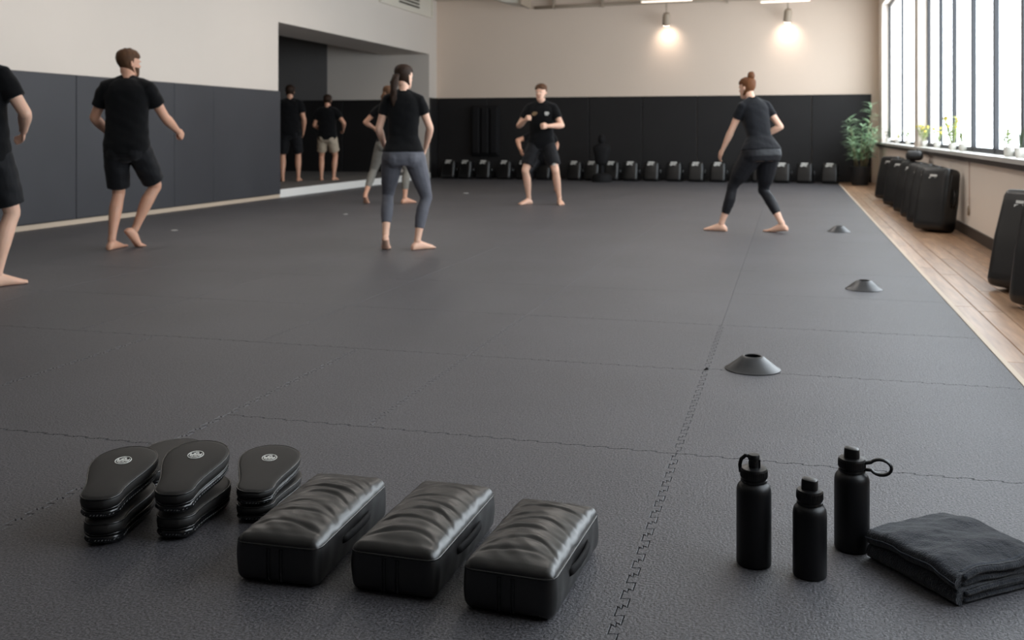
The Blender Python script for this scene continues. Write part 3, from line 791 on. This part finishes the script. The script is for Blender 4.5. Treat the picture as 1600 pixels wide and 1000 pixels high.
# --- three leather kick pads in a row
def kick_pad(label, x, y, rz, L, seed):
    t = thing('kick_pad', label, 'kick pad', (x, y, 0), rz, 'three leather kick pads on the mat')
    hx, hy, hz, r = .104, L/2, .056, .020; rr = random.Random(seed)
    cre = [(-hy+L*q+rr.uniform(-.008, .008), rr.uniform(.5, 1.0), rr.uniform(.030, .060), rr.uniform(0, 6)) for q in (.17, .30, .42, .55, .67, .80, .91)]
    def fn(q, nn):
        u, v = q.x/hx, q.y/hy; z = q.z
        if z > 0:
            m_ = max(0, (1-u**4))*max(0, (1-v**6)); up = max(0, min(1, (z-hz+r)/r))
            dz = .020*max(0, 1-u*u)**.7*max(0, 1-v**4)
            for (yc, dp, bow, ph) in cre:
                yy = q.y-(yc-bow*(u*u)+.006*math.sin(u*3+ph))
                a_ = .45+.55*math.sin(u*1.6+ph)**2
                dz -= dp*a_*.0048*math.exp(-(yy/.0060)**2); dz += dp*a_*.0026*math.exp(-((yy-.016)/.011)**2)
            z += dz*m_*up+.0012*nz3(q.x*60, q.y*60, 0, seed)*up
        k = .0018*nz3(q.x*25, q.y*30, q.z*30, seed)*(abs(nn.x) > .5)
        bulge = .006*(1-(q.z/hz)**2)
        return Vector((q.x+nn.x*(bulge+k), q.y+nn.y*bulge*.7, z+hz))
    mb = MB(); rounded_box(mb, hx, hy, hz, r, 44, 130, 16, fn); mb.build('body', M['leather'], t, True)
    mb = MB(); pts = []
    for (cx, cy, a0) in ((hx-.026, hy-.026, 0), (-hx+.026, hy-.026, 90), (-hx+.026, -hy+.026, 180), (hx-.026, -hy+.026, 270)):
        for j in range(7):
            a = math.radians(a0+15*j); pts.append((cx+.0292*math.cos(a), cy+.0292*math.sin(a), 2*hz-.0190))
    mb.tube(pts, .0027, 6, closed=True); mb.build('piping', M['piping'], t, True)
    for dx in (-.016, .016):
        mb = MB(); mb.box((dx-.0022, -hy-.0065, .012), (dx+.0022, -hy-.001, 2*hz-.026)); mb.box((dx-.0075, -hy-.0058, .012), (dx-.0055, -hy-.001, 2*hz-.026)); mb.build('stitched_seam', M['piping'], t)
    mb = MB(); mb.tube([(hx+.002, -.085, .062), (hx+.012, -.070, .062), (hx+.020, -.03, .063), (hx+.020, .03, .063), (hx+.012, .070, .062), (hx+.002, .085, .062)], .011, 8, flat=1.0, ref=(1, 0, 0))
    for i, p in enumerate(mb.v): mb.v[i] = (hx+.004+(p[0]-hx-.004)*.55, p[1], p[2])
    mb.build('handle', M['matte_black'], t, True)
    return t
kick_pad('black leather kick pad nearest the hand mitts', -1.175, 2.335, math.radians(2), .45, 3)
kick_pad('black leather kick pad in the middle of the three', -.878, 2.355, math.radians(-1), .45, 5)
kick_pad('black leather kick pad nearest the water bottles', -.590, 2.315, math.radians(-3), .41, 9)

# --- focus mitts, stacked in twos
def half_width(s):              # outline of a mitt, s from -.165 (narrow end) to +.17
    big = .097*math.sqrt(max(0, 1-((s-.073)/.097)**2)) if s > .045 else None
    if big is not None and s > .073: return big
    t = sstep(-.12, .073, s); wv = .056+(.097-.056)*t
    if s < -.125: wv *= math.sqrt(max(0, 1-((s+.125)/.042)**2)) if s > -.167 else 0
    return wv
def outline(scale, n=26):
    ss = [-.165+.335*(.5-.5*math.cos(PI*i/n)) for i in range(n+1)]
    Rp = [(half_width(s), s) for s in ss]; pts = [(w_, s) for w_, s in Rp]+[(-w_, s) for w_, s in reversed(Rp[1:-1])]
    return [(x*scale, (y-.003)*scale+.003) for x, y in pts]
def focus_mitt(label, loc, rot, seed, emblem_on=True):
    t = thing('focus_mitt', label, 'focus mitt', loc, 0, 'focus mitts stacked on the mat'); t.rotation_euler = rot; t.scale = (.9, 1, 1)
    def ring(sc, z, wob=0): return [(x, y, z+wob*nz3(x*40, y*40, 0, seed)) for x, y in outline(sc)]
    mb = MB(); mb.rings([ring(.93, .030), ring(1.0, .036), ring(1.015, .045), ring(1.0, .056), ring(.975, .0605), ring(.9, .0625), ring(.6, .0645), ring(.25, .065)])
    mb.build('face_pad', M['leather_matte'], t, True, 50)
    mb = MB(); mb.tube([(x, y, .0585) for x, y in outline(.992)], .0026, 6, closed=True); mb.build('piping', M['piping'], t, True)
    mb = MB(); mb.rings([ring(.80, .002), ring(.92, .004, .002), ring(.985, .012, .003), ring(.97, .022, .002), ring(.90, .030)])
    sh_ = mb.build('glove_shell', M['leather_gloss'], t, True)
    mb = MB(); mb.tube([(x, y, .0300) for x, y in outline(.965)], .0034, 6, closed=True); mb.build('seam_welt', M['leather_gloss'], sh_, True)
    mb = MB(); O = outline(.985); n = len(O)
    for i in range(n):
        a, b = O[i], O[(i+1) % n]; L = math.hypot(b[0]-a[0], b[1]-a[1]); kk = max(1, int(L/.009))
        for j in range(kk):
            p0 = (a[0]+(b[0]-a[0])*(j+.2)/kk, a[1]+(b[1]-a[1])*(j+.2)/kk); p1 = (a[0]+(b[0]-a[0])*(j+.6)/kk, a[1]+(b[1]-a[1])*(j+.6)/kk)
            mb.tube([(p0[0], p0[1], .0155), (p1[0], p1[1], .0175)], .0010, 4)
    tag(mb.build('stitching', M['stitch'], sh_), kind='stuff')
    mb = MB(); mb.tube([(-.045, -.115, .018), (-.045, -.140, .019), (-.025, -.154, .019), (.025, -.154, .019), (.045, -.140, .019), (.045, -.115, .018)], .008, 8, ref=(0, 0, 1)); mb.build('wrist_strap', M['leather_gloss'], t, True)
    if emblem_on:
        mb = MB(); zc = .0662; cy = .062
        def ringflat(r0, r1, n=30):
            mb.rings([[(r*math.cos(2*PI*j/n), cy+r*math.sin(2*PI*j/n), z) for j in range(n)] for r, z in ((r0, zc-.002), (r0, zc), (r1, zc), (r1, zc-.002))], True, False, False)
        q_ = 1.35; ringflat(.0165*q_, .0182*q_)
        for (x0, x1, yy, h_) in ((-.011, .011, .000, .0042), (-.012, -.004, -.0060, .0025), (-.002, .004, -.0060, .0025), (.006, .012, -.0060, .0025), (-.008, .008, -.0110, .0016), (-.006, -.001, .0062, .004), (.001, .006, .0062, .003), (-.003, .004, .0115, .0022)):
            mb.box((x0*q_, cy+(yy-h_/2)*q_, zc-.002), (x1*q_, cy+(yy+h_/2)*q_, zc))
        for x0 in (-.013, .0115): mb.box((x0*q_, cy-.004*q_, zc-.002), ((x0+.0016)*q_, cy+.006*q_, zc))
        mb.build('emblem', M['emblem'], t)
    return t
d = math.radians
focus_mitt('bottom focus mitt of the left stack, on the mat', (-1.772, 2.325, .002), (0, 0, d(25)), 1, False)
focus_mitt('top focus mitt of the left stack, nearest the puzzle seam', (-1.769, 2.325, .083), (d(5.5), d(0), d(20)), 2)
focus_mitt('bottom focus mitt of the middle stack', (-1.598, 2.415, .002), (0, 0, d(17)), 3, False)
focus_mitt('single focus mitt on the mat, peeking out between the left and middle stacks', (-1.875, 2.69, .002), (0, 0, d(12)), 6, False)
focus_mitt('top focus mitt of the middle stack, highest of all the mitts', (-1.596, 2.405, .088), (d(6.5), d(1), d(17)), 4)
for o in (focus_mitt('bottom focus mitt of the right stack, beside a kick pad', (-1.458, 2.575, .002), (0, 0, d(17)), 5, False),
          focus_mitt('top focus mitt of the right stack, tilted beside a kick pad', (-1.458, 2.570, .058), (d(4.0), d(2), d(18)), 7)): o.scale = (.9, 1, .74)

# --- water bottles
def bottle(label, x, y, r, hb, kind, rz):
    t = thing('water_bottle', label, 'water bottle', (x, y, 0), rz, 'black water bottles on the mat')
    mb = MB(); mb.lathe([(r*.90, 0), (r*.97, .002), (r, .006), (r, hb-.020), (r*.985, hb-.012), (r*.94, hb-.005), (r*.85, hb+.001), (r*.74, hb+.004), (r*.68, hb+.010)], 48); mb.build('body', M['bottle'], t, True, 60)
    z = hb+.006; c = r*.77
    mb = MB(); mb.lathe([(c*.90, z), (c*.99, z+.001), (c, z+.004), (c*.985, z+.006), (c*.90, z+.007), (c*.90, z+.009), (c*.99, z+.010), (c, z+.012), (c, z+.030), (c*.95, z+.034), (c*.55, z+.036), (0.002, z+.0365)], 40)
    for j in range(40):
        a = 2*PI*j/40; mb.box((-.0007, c-.0005, z+.013), (.0007, c+.0009, z+.029), rot_matrix(0, 0, a))
    mb.build('lid', M['lid'], t, True, 40)
    zt = z+.034
    if kind == 'ring':
        mb = MB(); mb.lathe([(.013, zt), (.0135, zt+.012), (.0125, zt+.020), (.0145, zt+.021), (.0145, zt+.030), (.013, zt+.033), (.002, zt+.0335)], 20); mb.build('spout', M['lid'], t, True, 40)
        mb = MB(); mb.tube([(-c*.98, 0, z+.020), (-c*1.04, 0, zt+.004), (-c*.94, 0, zt+.018), (-c*.62, 0, zt+.028), (-.013, 0, zt+.027)], .0048, 8, ref=(0, 1, 0)); mb.build('carry_loop', M['lid'], t, True)
        mb = MB(); mb.box((.010, -.004, z+.018), (.016, .004, zt+.022)); mb.build('latch', M['lid'], t)
    else:
        hs_ = .026
        mb = MB(); rg = []
        for zz, sc in ((0, 1), (hs_*.8, .97), (hs_*.95, .9), (hs_, .75)):
            rg.append([(x_*sc, y_*sc, zt+zz-(.0015*(x_/.02) if zz > hs_*.7 else 0)) for x_, y_ in ell(22, .0195, .016, .016, 3.2)])
        mb.rings(rg); mb.build('spout_cap', M['lid'], t, True, 40)
        if kind == 'strap':
            mb = MB(); pts = []
            for j in range(17):
                a = d(-150+300*j/16); pts.append((c+.036+.026*math.cos(a), 0, z+.019+.0195*math.sin(a)))
            pts = [(c-.004, 0, z+.008)]+pts+[(c-.004, 0, z+.024)]
            mb.tube(pts, .0042, 8, ref=(0, 1, 0), flat=2.1); mb.build('carry_strap', M['lid'], t, True)
    return t
bottle('tall black water bottle with a carry loop on its lid, left of three', -.087, 2.536, .0425, .197, 'ring', d(-5))
bottle('short black water bottle with a plain cap, front of three', .045, 2.506, .0400, .166, 'cap', d(-10))
bottle('black water bottle with a strap loop, beside the towel', (.152), 2.695, .0435, .192, 'strap', d(-8))

# --- folded towel
t = thing('towel', 'folded charcoal terry towel beside the water bottles', 'towel', (.386, 2.628, 0), math.radians(38.6))
def towel_sheet(name, u0, u1, v0, v1, z0, layers, th, seed, fold_first):
    """one zig-zag of cloth: folds along v, layers stacked in z"""
    mb = MB(); mid = []; W = u1-u0; gap = th*1.27
    for i in range(layers):
        z = z0+th/2+i*gap; us = np.linspace(0, 1, 26); us = us if (i % 2 == 0) == fold_first else us[::-1]
        for u in us: mid.append((u0+.012+(W-.024)*u, z, i))
        if i < layers-1:
            e = us[-1]; sgn = 1 if e > .5 else -1; ue = u0+.012+(W-.024)*e
            for a in (-60, -30, 0, 30, 60): mid.append((ue+sgn*.016*math.cos(d(a)), z+gap/2+gap/2*math.sin(d(a)), i+.5))
    nv = 34; rows = []
    for k_ in range(nv+1):
        v = v0+(v1-v0)*k_/nv; row_t, row_b = [], []
        for j, (u, z, li) in enumerate(mid):
            a = mid[max(j-1, 0)]; b = mid[min(j+1, len(mid)-1)]
            tx, tz = b[0]-a[0], b[1]-a[1]; L = math.hypot(tx, tz) or 1; nx, nz_ = -tz/L, tx/L
            top_ = li/(layers-.5)
            wob = (.0062*nz3(u*18, v*16, li*.25, seed)+.0022*nz3(u*60, v*52, li*.4, seed+2))*(.15+top_)
            dv = .006*nz3(u*16, li*2.1, 0, seed+5)*(1 if k_ in (0, nv) else 0)+.004*math.sin(li*2.3+seed)
            sag = -.012*top_*sstep(.35, 1, abs(2*(v-v0)/(v1-v0)-1))-.009*top_*sstep(.5, 1, abs(2*(u-u0)/W-1))
            h_ = th/2
            for row, sg in ((row_t, 1), (row_b, -1)): row.append((u+nx*h_*sg, v+dv, max(.001, z+nz_*h_*sg+wob+sag)))
        rows.append(row_t+row_b[::-1])
    mb.rings(rows, True, True, True)
    return mb.build(name, M['towel'], t, True, 70), mid, rows
# u runs away from the viewer's left-front edge, v along it
_, mid_, rows_ = towel_sheet('folded_cloth', -.138, .140, -.140, .140, .0, 4, .0185, 3, False)
for lay in (3, 1, 0, 2):
    mb = MB(); idx = [q for q, m_ in enumerate(mid_) if m_[2] == lay]; NN = len(mid_)
    P = [(Vector(rows_[0][q])+Vector(rows_[0][2*NN-1-q]))/2 for q in idx]
    mb.tube(P, .0072 if lay == 3 else .0058, 8); mb.build('rolled_hem', M['towel'], t, True)
    if lay == 3:
        mb = MB(); mb.tube([Vector(rows_[1][2*NN-1-q])+Vector((0, .002, .0006)) if rows_[1][2*NN-1-q][2] > rows_[1][q][2] else Vector(rows_[1][q])+Vector((0, .002, .0006)) for q in idx], .0013, 5); mb.build('hem_stitching', M['towel_hem'], t, True)
# the rolled edge over the left-front fold
mb = MB(); fq = [q for q, m_ in enumerate(mid_) if m_[2] == 2.5]; q = fq[2]
A_ = [Vector(rows_[k_][q]) for k_ in range(len(rows_))]; B_ = [Vector(rows_[k_][2*len(mid_)-1-q]) for k_ in range(len(rows_))]
mb.tube([(a if a.x < b.x else b)+Vector((-.0004, 0, .001)) for a, b in zip(A_, B_)], .0016, 5); mb.build('hem_stitching', M['towel_hem'], t, True)

# --- disc cones
def cone(label, x, y):
    t = thing('disc_cone', label, 'cone', (x, y, 0), 0, 'disc cones down the right of the mat')
    mb = MB(); mb.lathe([(.118, 0), (.122, .001), (.122, .004), (.112, .009), (.080, .034), (.052, .056), (.044, .0605), (.038, .061), (.036, .059), (.044, .054), (.075, .031), (.108, .005)], 44, None, False, False)
    mb.build('body', M['cone'], t, True, 40)
    mb = MB(); mb.lathe([(.036, .0600), (.040, .0622), (.044, .0612)], 36, None, False, False); mb.build('rim', M['cone'], t, True)
    return t
cone('dark grey disc cone nearest us, behind the water bottles', -.163, 4.60)
cone('dark grey disc cone second from us, along the oak strip', .480, 7.13)
cone('dark grey disc cone farthest away, beside the crouching woman', .499, 11.15)
# --- scraps of tape
for lab, x, y, s in (('pale tape scrap on the mat near the walking man', -6.40, 9.36, .035), ('pale tape scrap on the mat left of the fighting man', -5.39, 16.31, .05), ('pale tape scrap on the mat near the white step', -5.51, 11.75, .03)):
    mb = MB(); mb.rings([[(s*(1+.25*math.sin(j*2.1))*math.cos(2*PI*j/10), s*.8*(1+.25*math.cos(j*1.7))*math.sin(2*PI*j/10), z) for j in range(10)] for z in (.0, .004)])
    tag(mb.build('tape_scrap', M['tape']), lab, 'tape', 'tape scraps on the mat').location = (x, y, .0005)

# ================================================================== SHIELDS ALONG THE WALLS
def shield_proto(label, group, hx, hy, hz, r, lg):
    t = thing('strike_shield', label, 'strike shield', (0, 0, 0), 0, group)
    def fn(q, nn):
        v = q.z/hz; f = 1-.10*max(0, v)                # a little slimmer to the top
        return Vector((q.x*f, q.y*(1-.12*max(0, v))-(.012*(1-(q.x/hx)**2) if nn.y < -.3 else 0), q.z+hz))
    mb = MB(); rounded_box(mb, hx, hy, hz, r, 12, 8, 14, fn); mb.build('body', M['pad_shield'], t, True)
    mb = MB(); mb.tube([(hx*.9, -hy*.55, hz*.10), (hx*.95, -hy*.55, 2*hz-r*1.5), (0, -hy*.62, 2*hz-.002), (-hx*.95, -hy*.55, 2*hz-r*1.5), (-hx*.9, -hy*.55, hz*.10)], .006, 6); mb.build('piping', M['piping'], t, True)
    mb = MB(); z0 = 2*hz*.80; yy = -hy*.90-.014
    mb.box((-lg, yy, z0), (lg*.7, yy+.012, z0+lg*.5)); mb.box((-lg*.8, yy, z0+lg*.65), (lg, yy+.012, z0+lg*1.05)); mb.box((-lg*.5, yy, z0-lg*.55), (lg*.8, yy+.012, z0-lg*.12))
    mb.build('emblem', M['emblem'], t)
    for s_ in (-1, 1):
        mb = MB(); mb.tube([(hx*.96, -.0+s_*.02, hz*.75), (hx+.020, s_*.02, hz*.9), (hx+.020, s_*.02, hz*1.2), (hx*.95, s_*.02, hz*1.35)], .010, 6); mb.build('strap', M['leather_gloss'], t, True)
    return t
XS = [(-7.44, 0), (-7.035, 1), (-6.605, 0), (-6.121, 0), (-5.685, 0), (-5.22, 1), (-4.533, 2), (-4.143, 0), (-3.715, 0), (-3.305, 0), (-2.859, 0), (-2.379, 0), (-1.917, 0), (-1.461, 0), (-1.0, 0), (-.60, 0), (-.162, 0), (.286, 0), (.777, 1)]
first = None; NB = len(XS)
ords = ['first', 'second', 'third', 'fourth', 'fifth', 'sixth', 'seventh', 'eighth', 'ninth', 'tenth']
for i, (x, kd) in enumerate(XS):
    lab = ('small black strike shield, %s from the left end of the back row' % ords[i]) if i < 10 else ('small black strike shield, %s from the potted plant in the back row' % ords[NB-1-i])
    loc = (x, 21.30+R_.uniform(-.03, .03), 0); rot = (d(-9), 0, d(R_.uniform(-4, 4)-12))
    if first is None:
        first = shield_proto(lab, 'small strike shields along the back wall', .165, .105, .205, .035, .075); first.location = loc; first.rotation_euler = rot
    else: dup(first, loc, rot, lab)
big = None
WS = [(1.465, 11.42, 24), (1.47, 12.14, 26), (1.48, 12.90, 26), (1.47, 13.75, 28), (1.46, 15.05, 26), (1.46, 16.5, 28)]
labs = ['tall black strike shield at the near end of the row by the window wall', 'tall black strike shield second from the near end by the window wall', 'tall black strike shield third from the near end by the window wall',
        'tall black strike shield third from the potted plant by the window wall', 'tall black strike shield second from the potted plant by the window wall', 'tall black strike shield nearest the potted plant by the window wall']
for (x, y, a), lab in zip(WS, labs):
    rot = (d(-11), 0, d(-a-24))
    if big is None:
        big = shield_proto(lab, 'tall strike shields by the window wall', .205, .11, .335, .05, .05); big.location = (x, y, 0.01); big.rotation_euler = rot
    else: dup(big, (x, y, 0.01), rot, lab)
dup(big, (1.465, 7.27, 0.01), (d(-12), 0, d(-56)), 'large black strike shield alone near the right edge, whole emblem showing')
dup(big, (1.465, 6.56, 0.01), (d(-9), 0, d(-56)), 'black strike shield cut off by the right edge of the picture')
t = thing('duffel_bag', 'small black duffel bag lying on top of the shields by the window wall', 'bag', (1.56, 13.95, .69), d(84))
mb = MB(); rounded_box(mb, .22, .105, .06, .055, 20, 12, 8, lambda q, nn: Vector((q.x, q.y, q.z+.06+.006*nz3(q.x*24, q.y*24, q.z*24, 2)*(q.z > -.05)))); mb.build('body', M['bag'], t, True)
mb = MB(); mb.tube([(-.08, -.04, .115), (-.06, -.04, .145), (.06, -.04, .145), (.08, -.04, .115)], .009, 6); mb.build('handle', M['leather_gloss'], t, True)

# --- strike pad on the back wall, dummy in front of it
t = thing('wall_strike_pad', 'black quilted strike pad hung on the dark back wall', 'strike pad', (-6.72, YB-.045, .50), 0)
mb = MB(); rounded_box(mb, .33, .05, .58, .03, 12, 4, 20, lambda q, nn: Vector((q.x, q.y-.05, q.z+.58))); mb.build('backing', M['matte_black'], t, True)
for s_ in (-1, 0, 1):
    mb = MB(); rounded_box(mb, .095, .04, .53, .035, 8, 4, 20, lambda q, nn: Vector((q.x+s_*.215, q.y-.125, q.z+.58))); mb.build('cushion', M['matte_black'], t, True)
t = thing('training_dummy', 'black torso training dummy on a round base by the back wall', 'training dummy', (-3.83, 20.72, 0), d(6))
mb = MB(); mb.lathe([(.20, 0), (.215, .02), (.21, .10), (.17, .16), (.06, .19)], 28); mb.build('base', M['matte_black'], t, True, 40)
mb = MB(); mb.lathe([(.05, .17), (.05, .42)], 16); mb.build('post', M['matte_black'], t, True, 40)
mb = MB(); rg = [[(x, y, z) for x, y in ell(20, a, b, b)] for z, a, b in ((.36, .10, .07), (.40, .135, .10), (.52, .14, .10), (.64, .175, .115), (.72, .19, .11), (.77, .15, .09), (.80, .07, .06), (.83, .055, .055))]
mb.rings(rg); mb.build('torso', M['matte_black'], t, True)
mb = MB(); mb.ball((0, 0, .90), (.075, .09, .105), 18); mb.build('head', M['matte_black'], t, True)

# ================================================================== PLANTS
def blade(mb, p, dr, L, wd, droop, n=4):
    dr = Vector(dr).normalized(); side = dr.cross(Vector((0, 0, 1)));  side = side.normalized() if side.length > .01 else Vector((1, 0, 0))
    p = Vector(p); vs = []; q = p.copy(); dd = dr.copy()
    for i in range(n+1):
        f_ = i/n; w_ = wd*math.sin(PI*min(.98, .10+.88*f_))
        up = side.cross(dd).normalized()
        vs += [q-side*w_, q+up*w_*.25, q+side*w_]
        q = q+dd*(L/n); dd = (dd+Vector((0, 0, -droop/n))).normalized()
    fs = []
    for i in range(n):
        for j in (0, 1): fs.append((i*3+j, i*3+j+1, i*3+3+j+1, i*3+3+j))
    mb.add(vs, fs)
t = thing('potted_palm', 'tall green bamboo palm in a black pot, back corner', 'plant', (1.33, 20.85, 0), 0)
mb = MB(); mb.lathe([(.15, 0), (.155, .01), (.185, .34), (.195, .345), (.195, .375), (.18, .375), (.172, .33)], 32, None, True, False); mb.build('pot', M['pot'], t, True, 40)
mb = MB(); mb.lathe([(.175, .325), (.10, .335), (.01, .34)], 24, None, True, True); mb.build('soil', M['soil'], t)
rr = random.Random(12)
for c_ in range(11):
    a = c_*2.4; rad = .05+.07*rr.random(); b = Vector((math.cos(a)*rad, math.sin(a)*rad, .33)); hgt = rr.uniform(.42, .98) if c_ else 1.05
    out = Vector((math.cos(a), math.sin(a), 0)); tip = b+out*(.10+.16*rr.random())*(1.2-hgt*.6)+Vector((0, 0, hgt))
    mb = MB(); mb.tube([b, b.lerp(tip, .5)+out*-.01, tip], [.011, .009, .005], 7); st = mb.build('cane', M['cane'], t, True)
    lf = MB()
    for q in range(34):
        f_ = .30+.70*q/25; p = b.lerp(tip, f_); aa = rr.uniform(0, 2*PI)
        dr = Vector((math.cos(aa), math.sin(aa), rr.uniform(.1, .9)))
        blade(lf, p, dr, rr.uniform(.16, .28), rr.uniform(.013, .022), rr.uniform(.5, 1.3))
    lf.v = [(min(v_[0], .40), min(v_[1], .95), v_[2]) for v_ in lf.v]
    tag(lf.build('leaves', M['leaf'], st, True), kind='stuff')
def sill_plant(name, label, y, h_, nst, m, flower, seed, thin=False, x=1.83):
    t = thing(name, label, 'plant', (x, y, ZS), 0, 'small plants on the window sill'); rr = random.Random(seed)
    mb = MB(); mb.lathe([(.034, 0), (.036, .002), (.046, .07), (.049, .072), (.049, .082), (.043, .082), (.040, .06)], 20, None, True, False); mb.build('pot', M['pot_white'], t, True, 40)
    mb = MB(); mb.lathe([(.041, .062), (.01, .066)], 14); mb.build('soil', M['soil'], t)
    for s_ in range(nst):
        a = rr.uniform(0, 2*PI); sp = rr.uniform(.02, .09)*(h_/.3); hh = h_*rr.uniform(.6, 1.0)
        b = Vector((math.cos(a)*.015, math.sin(a)*.015, .06)); tip = Vector((max(-.12, min(.045, math.cos(a)*sp)), math.sin(a)*sp*1.6, hh))
        mb = MB()
        if thin:
            dv = (tip-b); blade(mb, b, (dv.x*1.6, dv.y*1.6, dv.z*.9), hh*1.15, .006, 1.1, 6); mb.build('leaf_blade', m, t, True); continue
        mb.tube([b, b.lerp(tip, .5), tip], .0032, 5); st = mb.build('stem', m, t, True)
        lf = MB()
        for q in range(9):
            p = b.lerp(tip, .35+.65*q/8); aa = rr.uniform(0, 2*PI)
            blade(lf, p, (math.cos(aa), math.sin(aa), rr.uniform(.1, .8)), rr.uniform(.05, .085), rr.uniform(.010, .016), .6, 3)
        tag(lf.build('leaves', m, st, True), kind='stuff')
        if flower:
            mb = MB(); mb.ball(tuple(tip), (.018, .018, .014), 8); mb.build('flower', M['flower'], st, True)
sill_plant('sill_plant', 'dark green potted plant at the far end of the window sill', 20.6, .30, 8, M['leaf_dark'], False, 1)
sill_plant('sill_plant', 'pale leafy plant on the sill, second from the far end', 18.9, .22, 5, M['leaf_pale'], False, 2)
sill_plant('sill_plant', 'pale leafy plant on the sill before the wall pier', 17.2, .32, 7, M['leaf_pale'], False, 3)
sill_plant('sill_plant', 'yellow flowering plant on the sill at the wall pier', 15.2, .36, 7, M['leaf_pale'], True, 4)
sill_plant('sill_plant', 'small yellow flowering plant on the sill, nearer than the pier', 13.9, .28, 5, M['leaf_pale'], True, 5)
sill_plant('sill_plant', 'bushiest leafy plant in the middle of the sill', 12.62, .42, 13, M['leaf_pale'], True, 6)
sill_plant('sill_plant', 'low pale plant on the sill, nearer than the bushy one', 11.9, .24, 5, M['leaf_pale'], False, 7)
sill_plant('sill_plant', 'thin bladed plant on the sill at the right edge', 9.05, .28, 9, M['leaf_dark'], False, 8, True)
sill_plant('sill_plant', 'pale leafy plant on the sill beside the thin bladed one', 9.5, .24, 5, M['leaf_pale'], False, 9)

# ================================================================== FITTINGS
# cord with a toggle on the window wall
t = thing('blind_cord', 'thin pale cord with a dark toggle on the window wall', 'cord', (XR-.004, 11.0, 0), 0)
mb = MB(); mb.tube([(-.004, 0, .80), (-.004, .003, .55), (-.004, 0, .30)], .004, 6); mb.build('cord', M['cord'], t, True)
mb = MB(); mb.lathe([(.004, .21), (.012, .215), (.013, .28), (.006, .31)], 12, TR((-.012, 0, 0))); mb.build('toggle', M['fixture'], t, True)
# vent unit high on the left wall
t = thing('wall_vent', 'white framed vent high on the left wall above the opening', 'vent', (XL, 20.1, 3.66), 0)
for a, b in (((0, -1.6, 0), (.05, 1.45, .04)), ((0, -1.6, .46), (.05, 1.45, .5)), ((0, -1.6, .04), (.05, -1.55, .46)), ((0, 1.40, .04), (.05, 1.45, .46))):
    mb = MB(); mb.box(a, b); mb.build('frame_bar', M['fixture_white'], t)
mb = MB(); mb.box((0, -1.55, .04), (.012, 1.40, .46)); mb.build('back_panel', M['fixture_white'], t)
for q in range(4):
    mb = MB(); mb.box((.010, -.55, .13+q*.075), (.03, .62, .165+q*.075)); mb.build('slat', M['slot'], t)
# track with two spots and two linear lamps at the back wall
def hanging_bar(label, x0, x1, z, y, rz):
    t = thing('linear_lamp', label, 'lamp', ((x0+x1)/2, y, z), rz, 'warm linear lamps near the back wall'); L = (x1-x0)/2
    mb = MB(); mb.box((-L, -.05, .02), (L, .05, .09)); mb.build('housing', M['fixture_white'], t)
    mb = MB(); mb.box((-L+.02, -.042, 0), (L-.02, .042, .022)); mb.build('diffuser', M['lamp'], t)
    for s_ in (-.7, .7):
        mb = MB(); mb.tube([(s_*L, 0, .09), (s_*L, 0, ZC-z)], .006, 6); mb.build('hanger', M['fixture'], t)
hanging_bar('warm linear lamp above the left spotlight', -3.05, -1.95, 3.79, 21.0, d(-4))
hanging_bar('warm linear lamp above the right spotlight', -.60, .40, 3.70, 21.0, d(-4))
def spot(label, x, y):
    t = thing('spotlight', label, 'spotlight', (x, y, 0), 0, 'spotlights washing the back wall')
    mb = MB(); mb.tube([(0, 0, ZC), (0, 0, 3.62)], .016, 8); mb.build('stem', M['fixture'], t)
    T = TR((0, 0, 3.47), d(22), d(6), 0)
    mb = MB(); mb.lathe([(.075, -.12), (.085, -.115), (.085, .10), (.06, .15), (.02, .16)], 24, T, True, True); mb.build('head', M['fixture'], t, True, 40)
    mb = MB(); mb.lathe([(.001, -.128), (.072, -.126), (.072, -.118)], 24, T, True, False); mb.build('lens', M['spot_lens'], t)
    l = bpy.data.lights.new('spot_lamp', 'SPOT'); l.energy = 17; l.color = (1, .84, .72); l.spot_size = d(115); l.spot_blend = 1.0; l.shadow_soft_size = .05
    o = bpy.data.objects.new('spot_lamp', l); COL.objects.link(o); o.parent = t; o.location = (0, .04, 3.33); o.rotation_euler = (d(48), 0, 0)
spot('left warm spotlight hanging before the back wall', -2.57, YB-.34)
spot('right warm spotlight hanging before the back wall', -.05, YB-.34)
t = thing('conduit', 'taupe conduit pipe under the ceiling at the back wall', 'pipe', (0, YB-.18, 3.855), 0)
mb = MB(); mb.tube([(-5.55, 0, -.01), (-4.6, 0, 0), (-3.2, 0, .02), (1.2, 0, .03)], .035, 8); mb.build('pipe', M['fixture'], t, True)
for x in (-5.1, -4.0, -1.3, .9):
    mb = MB(); mb.box((x-.02, -.045, -.04), (x+.02, .10, .235)); mb.build('bracket', M['fixture'], t)
t = thing('duct_end', 'pale slanted duct end hanging from the ceiling, back left', 'duct', (-5.75, YB-1.2, 3.78), d(0))
mb = MB(); mb.rings([[(-.75, -.4, .25), (-.75, .4, .25), (-.75, .4, .45), (-.75, -.4, .45)], [(-.1, -.4, .03), (-.1, .4, .03), (-.1, .4, .33), (-.1, -.4, .33)], [(.22, -.4, .0), (.22, .4, .0), (.22, .4, .33), (.22, -.4, .33)]]); mb.build('body', M['fixture_white'], t)
mb = MB(); mb.box((.22, -.43, -.03), (.28, .43, .34)); mb.build('flange', M['fixture'], t)
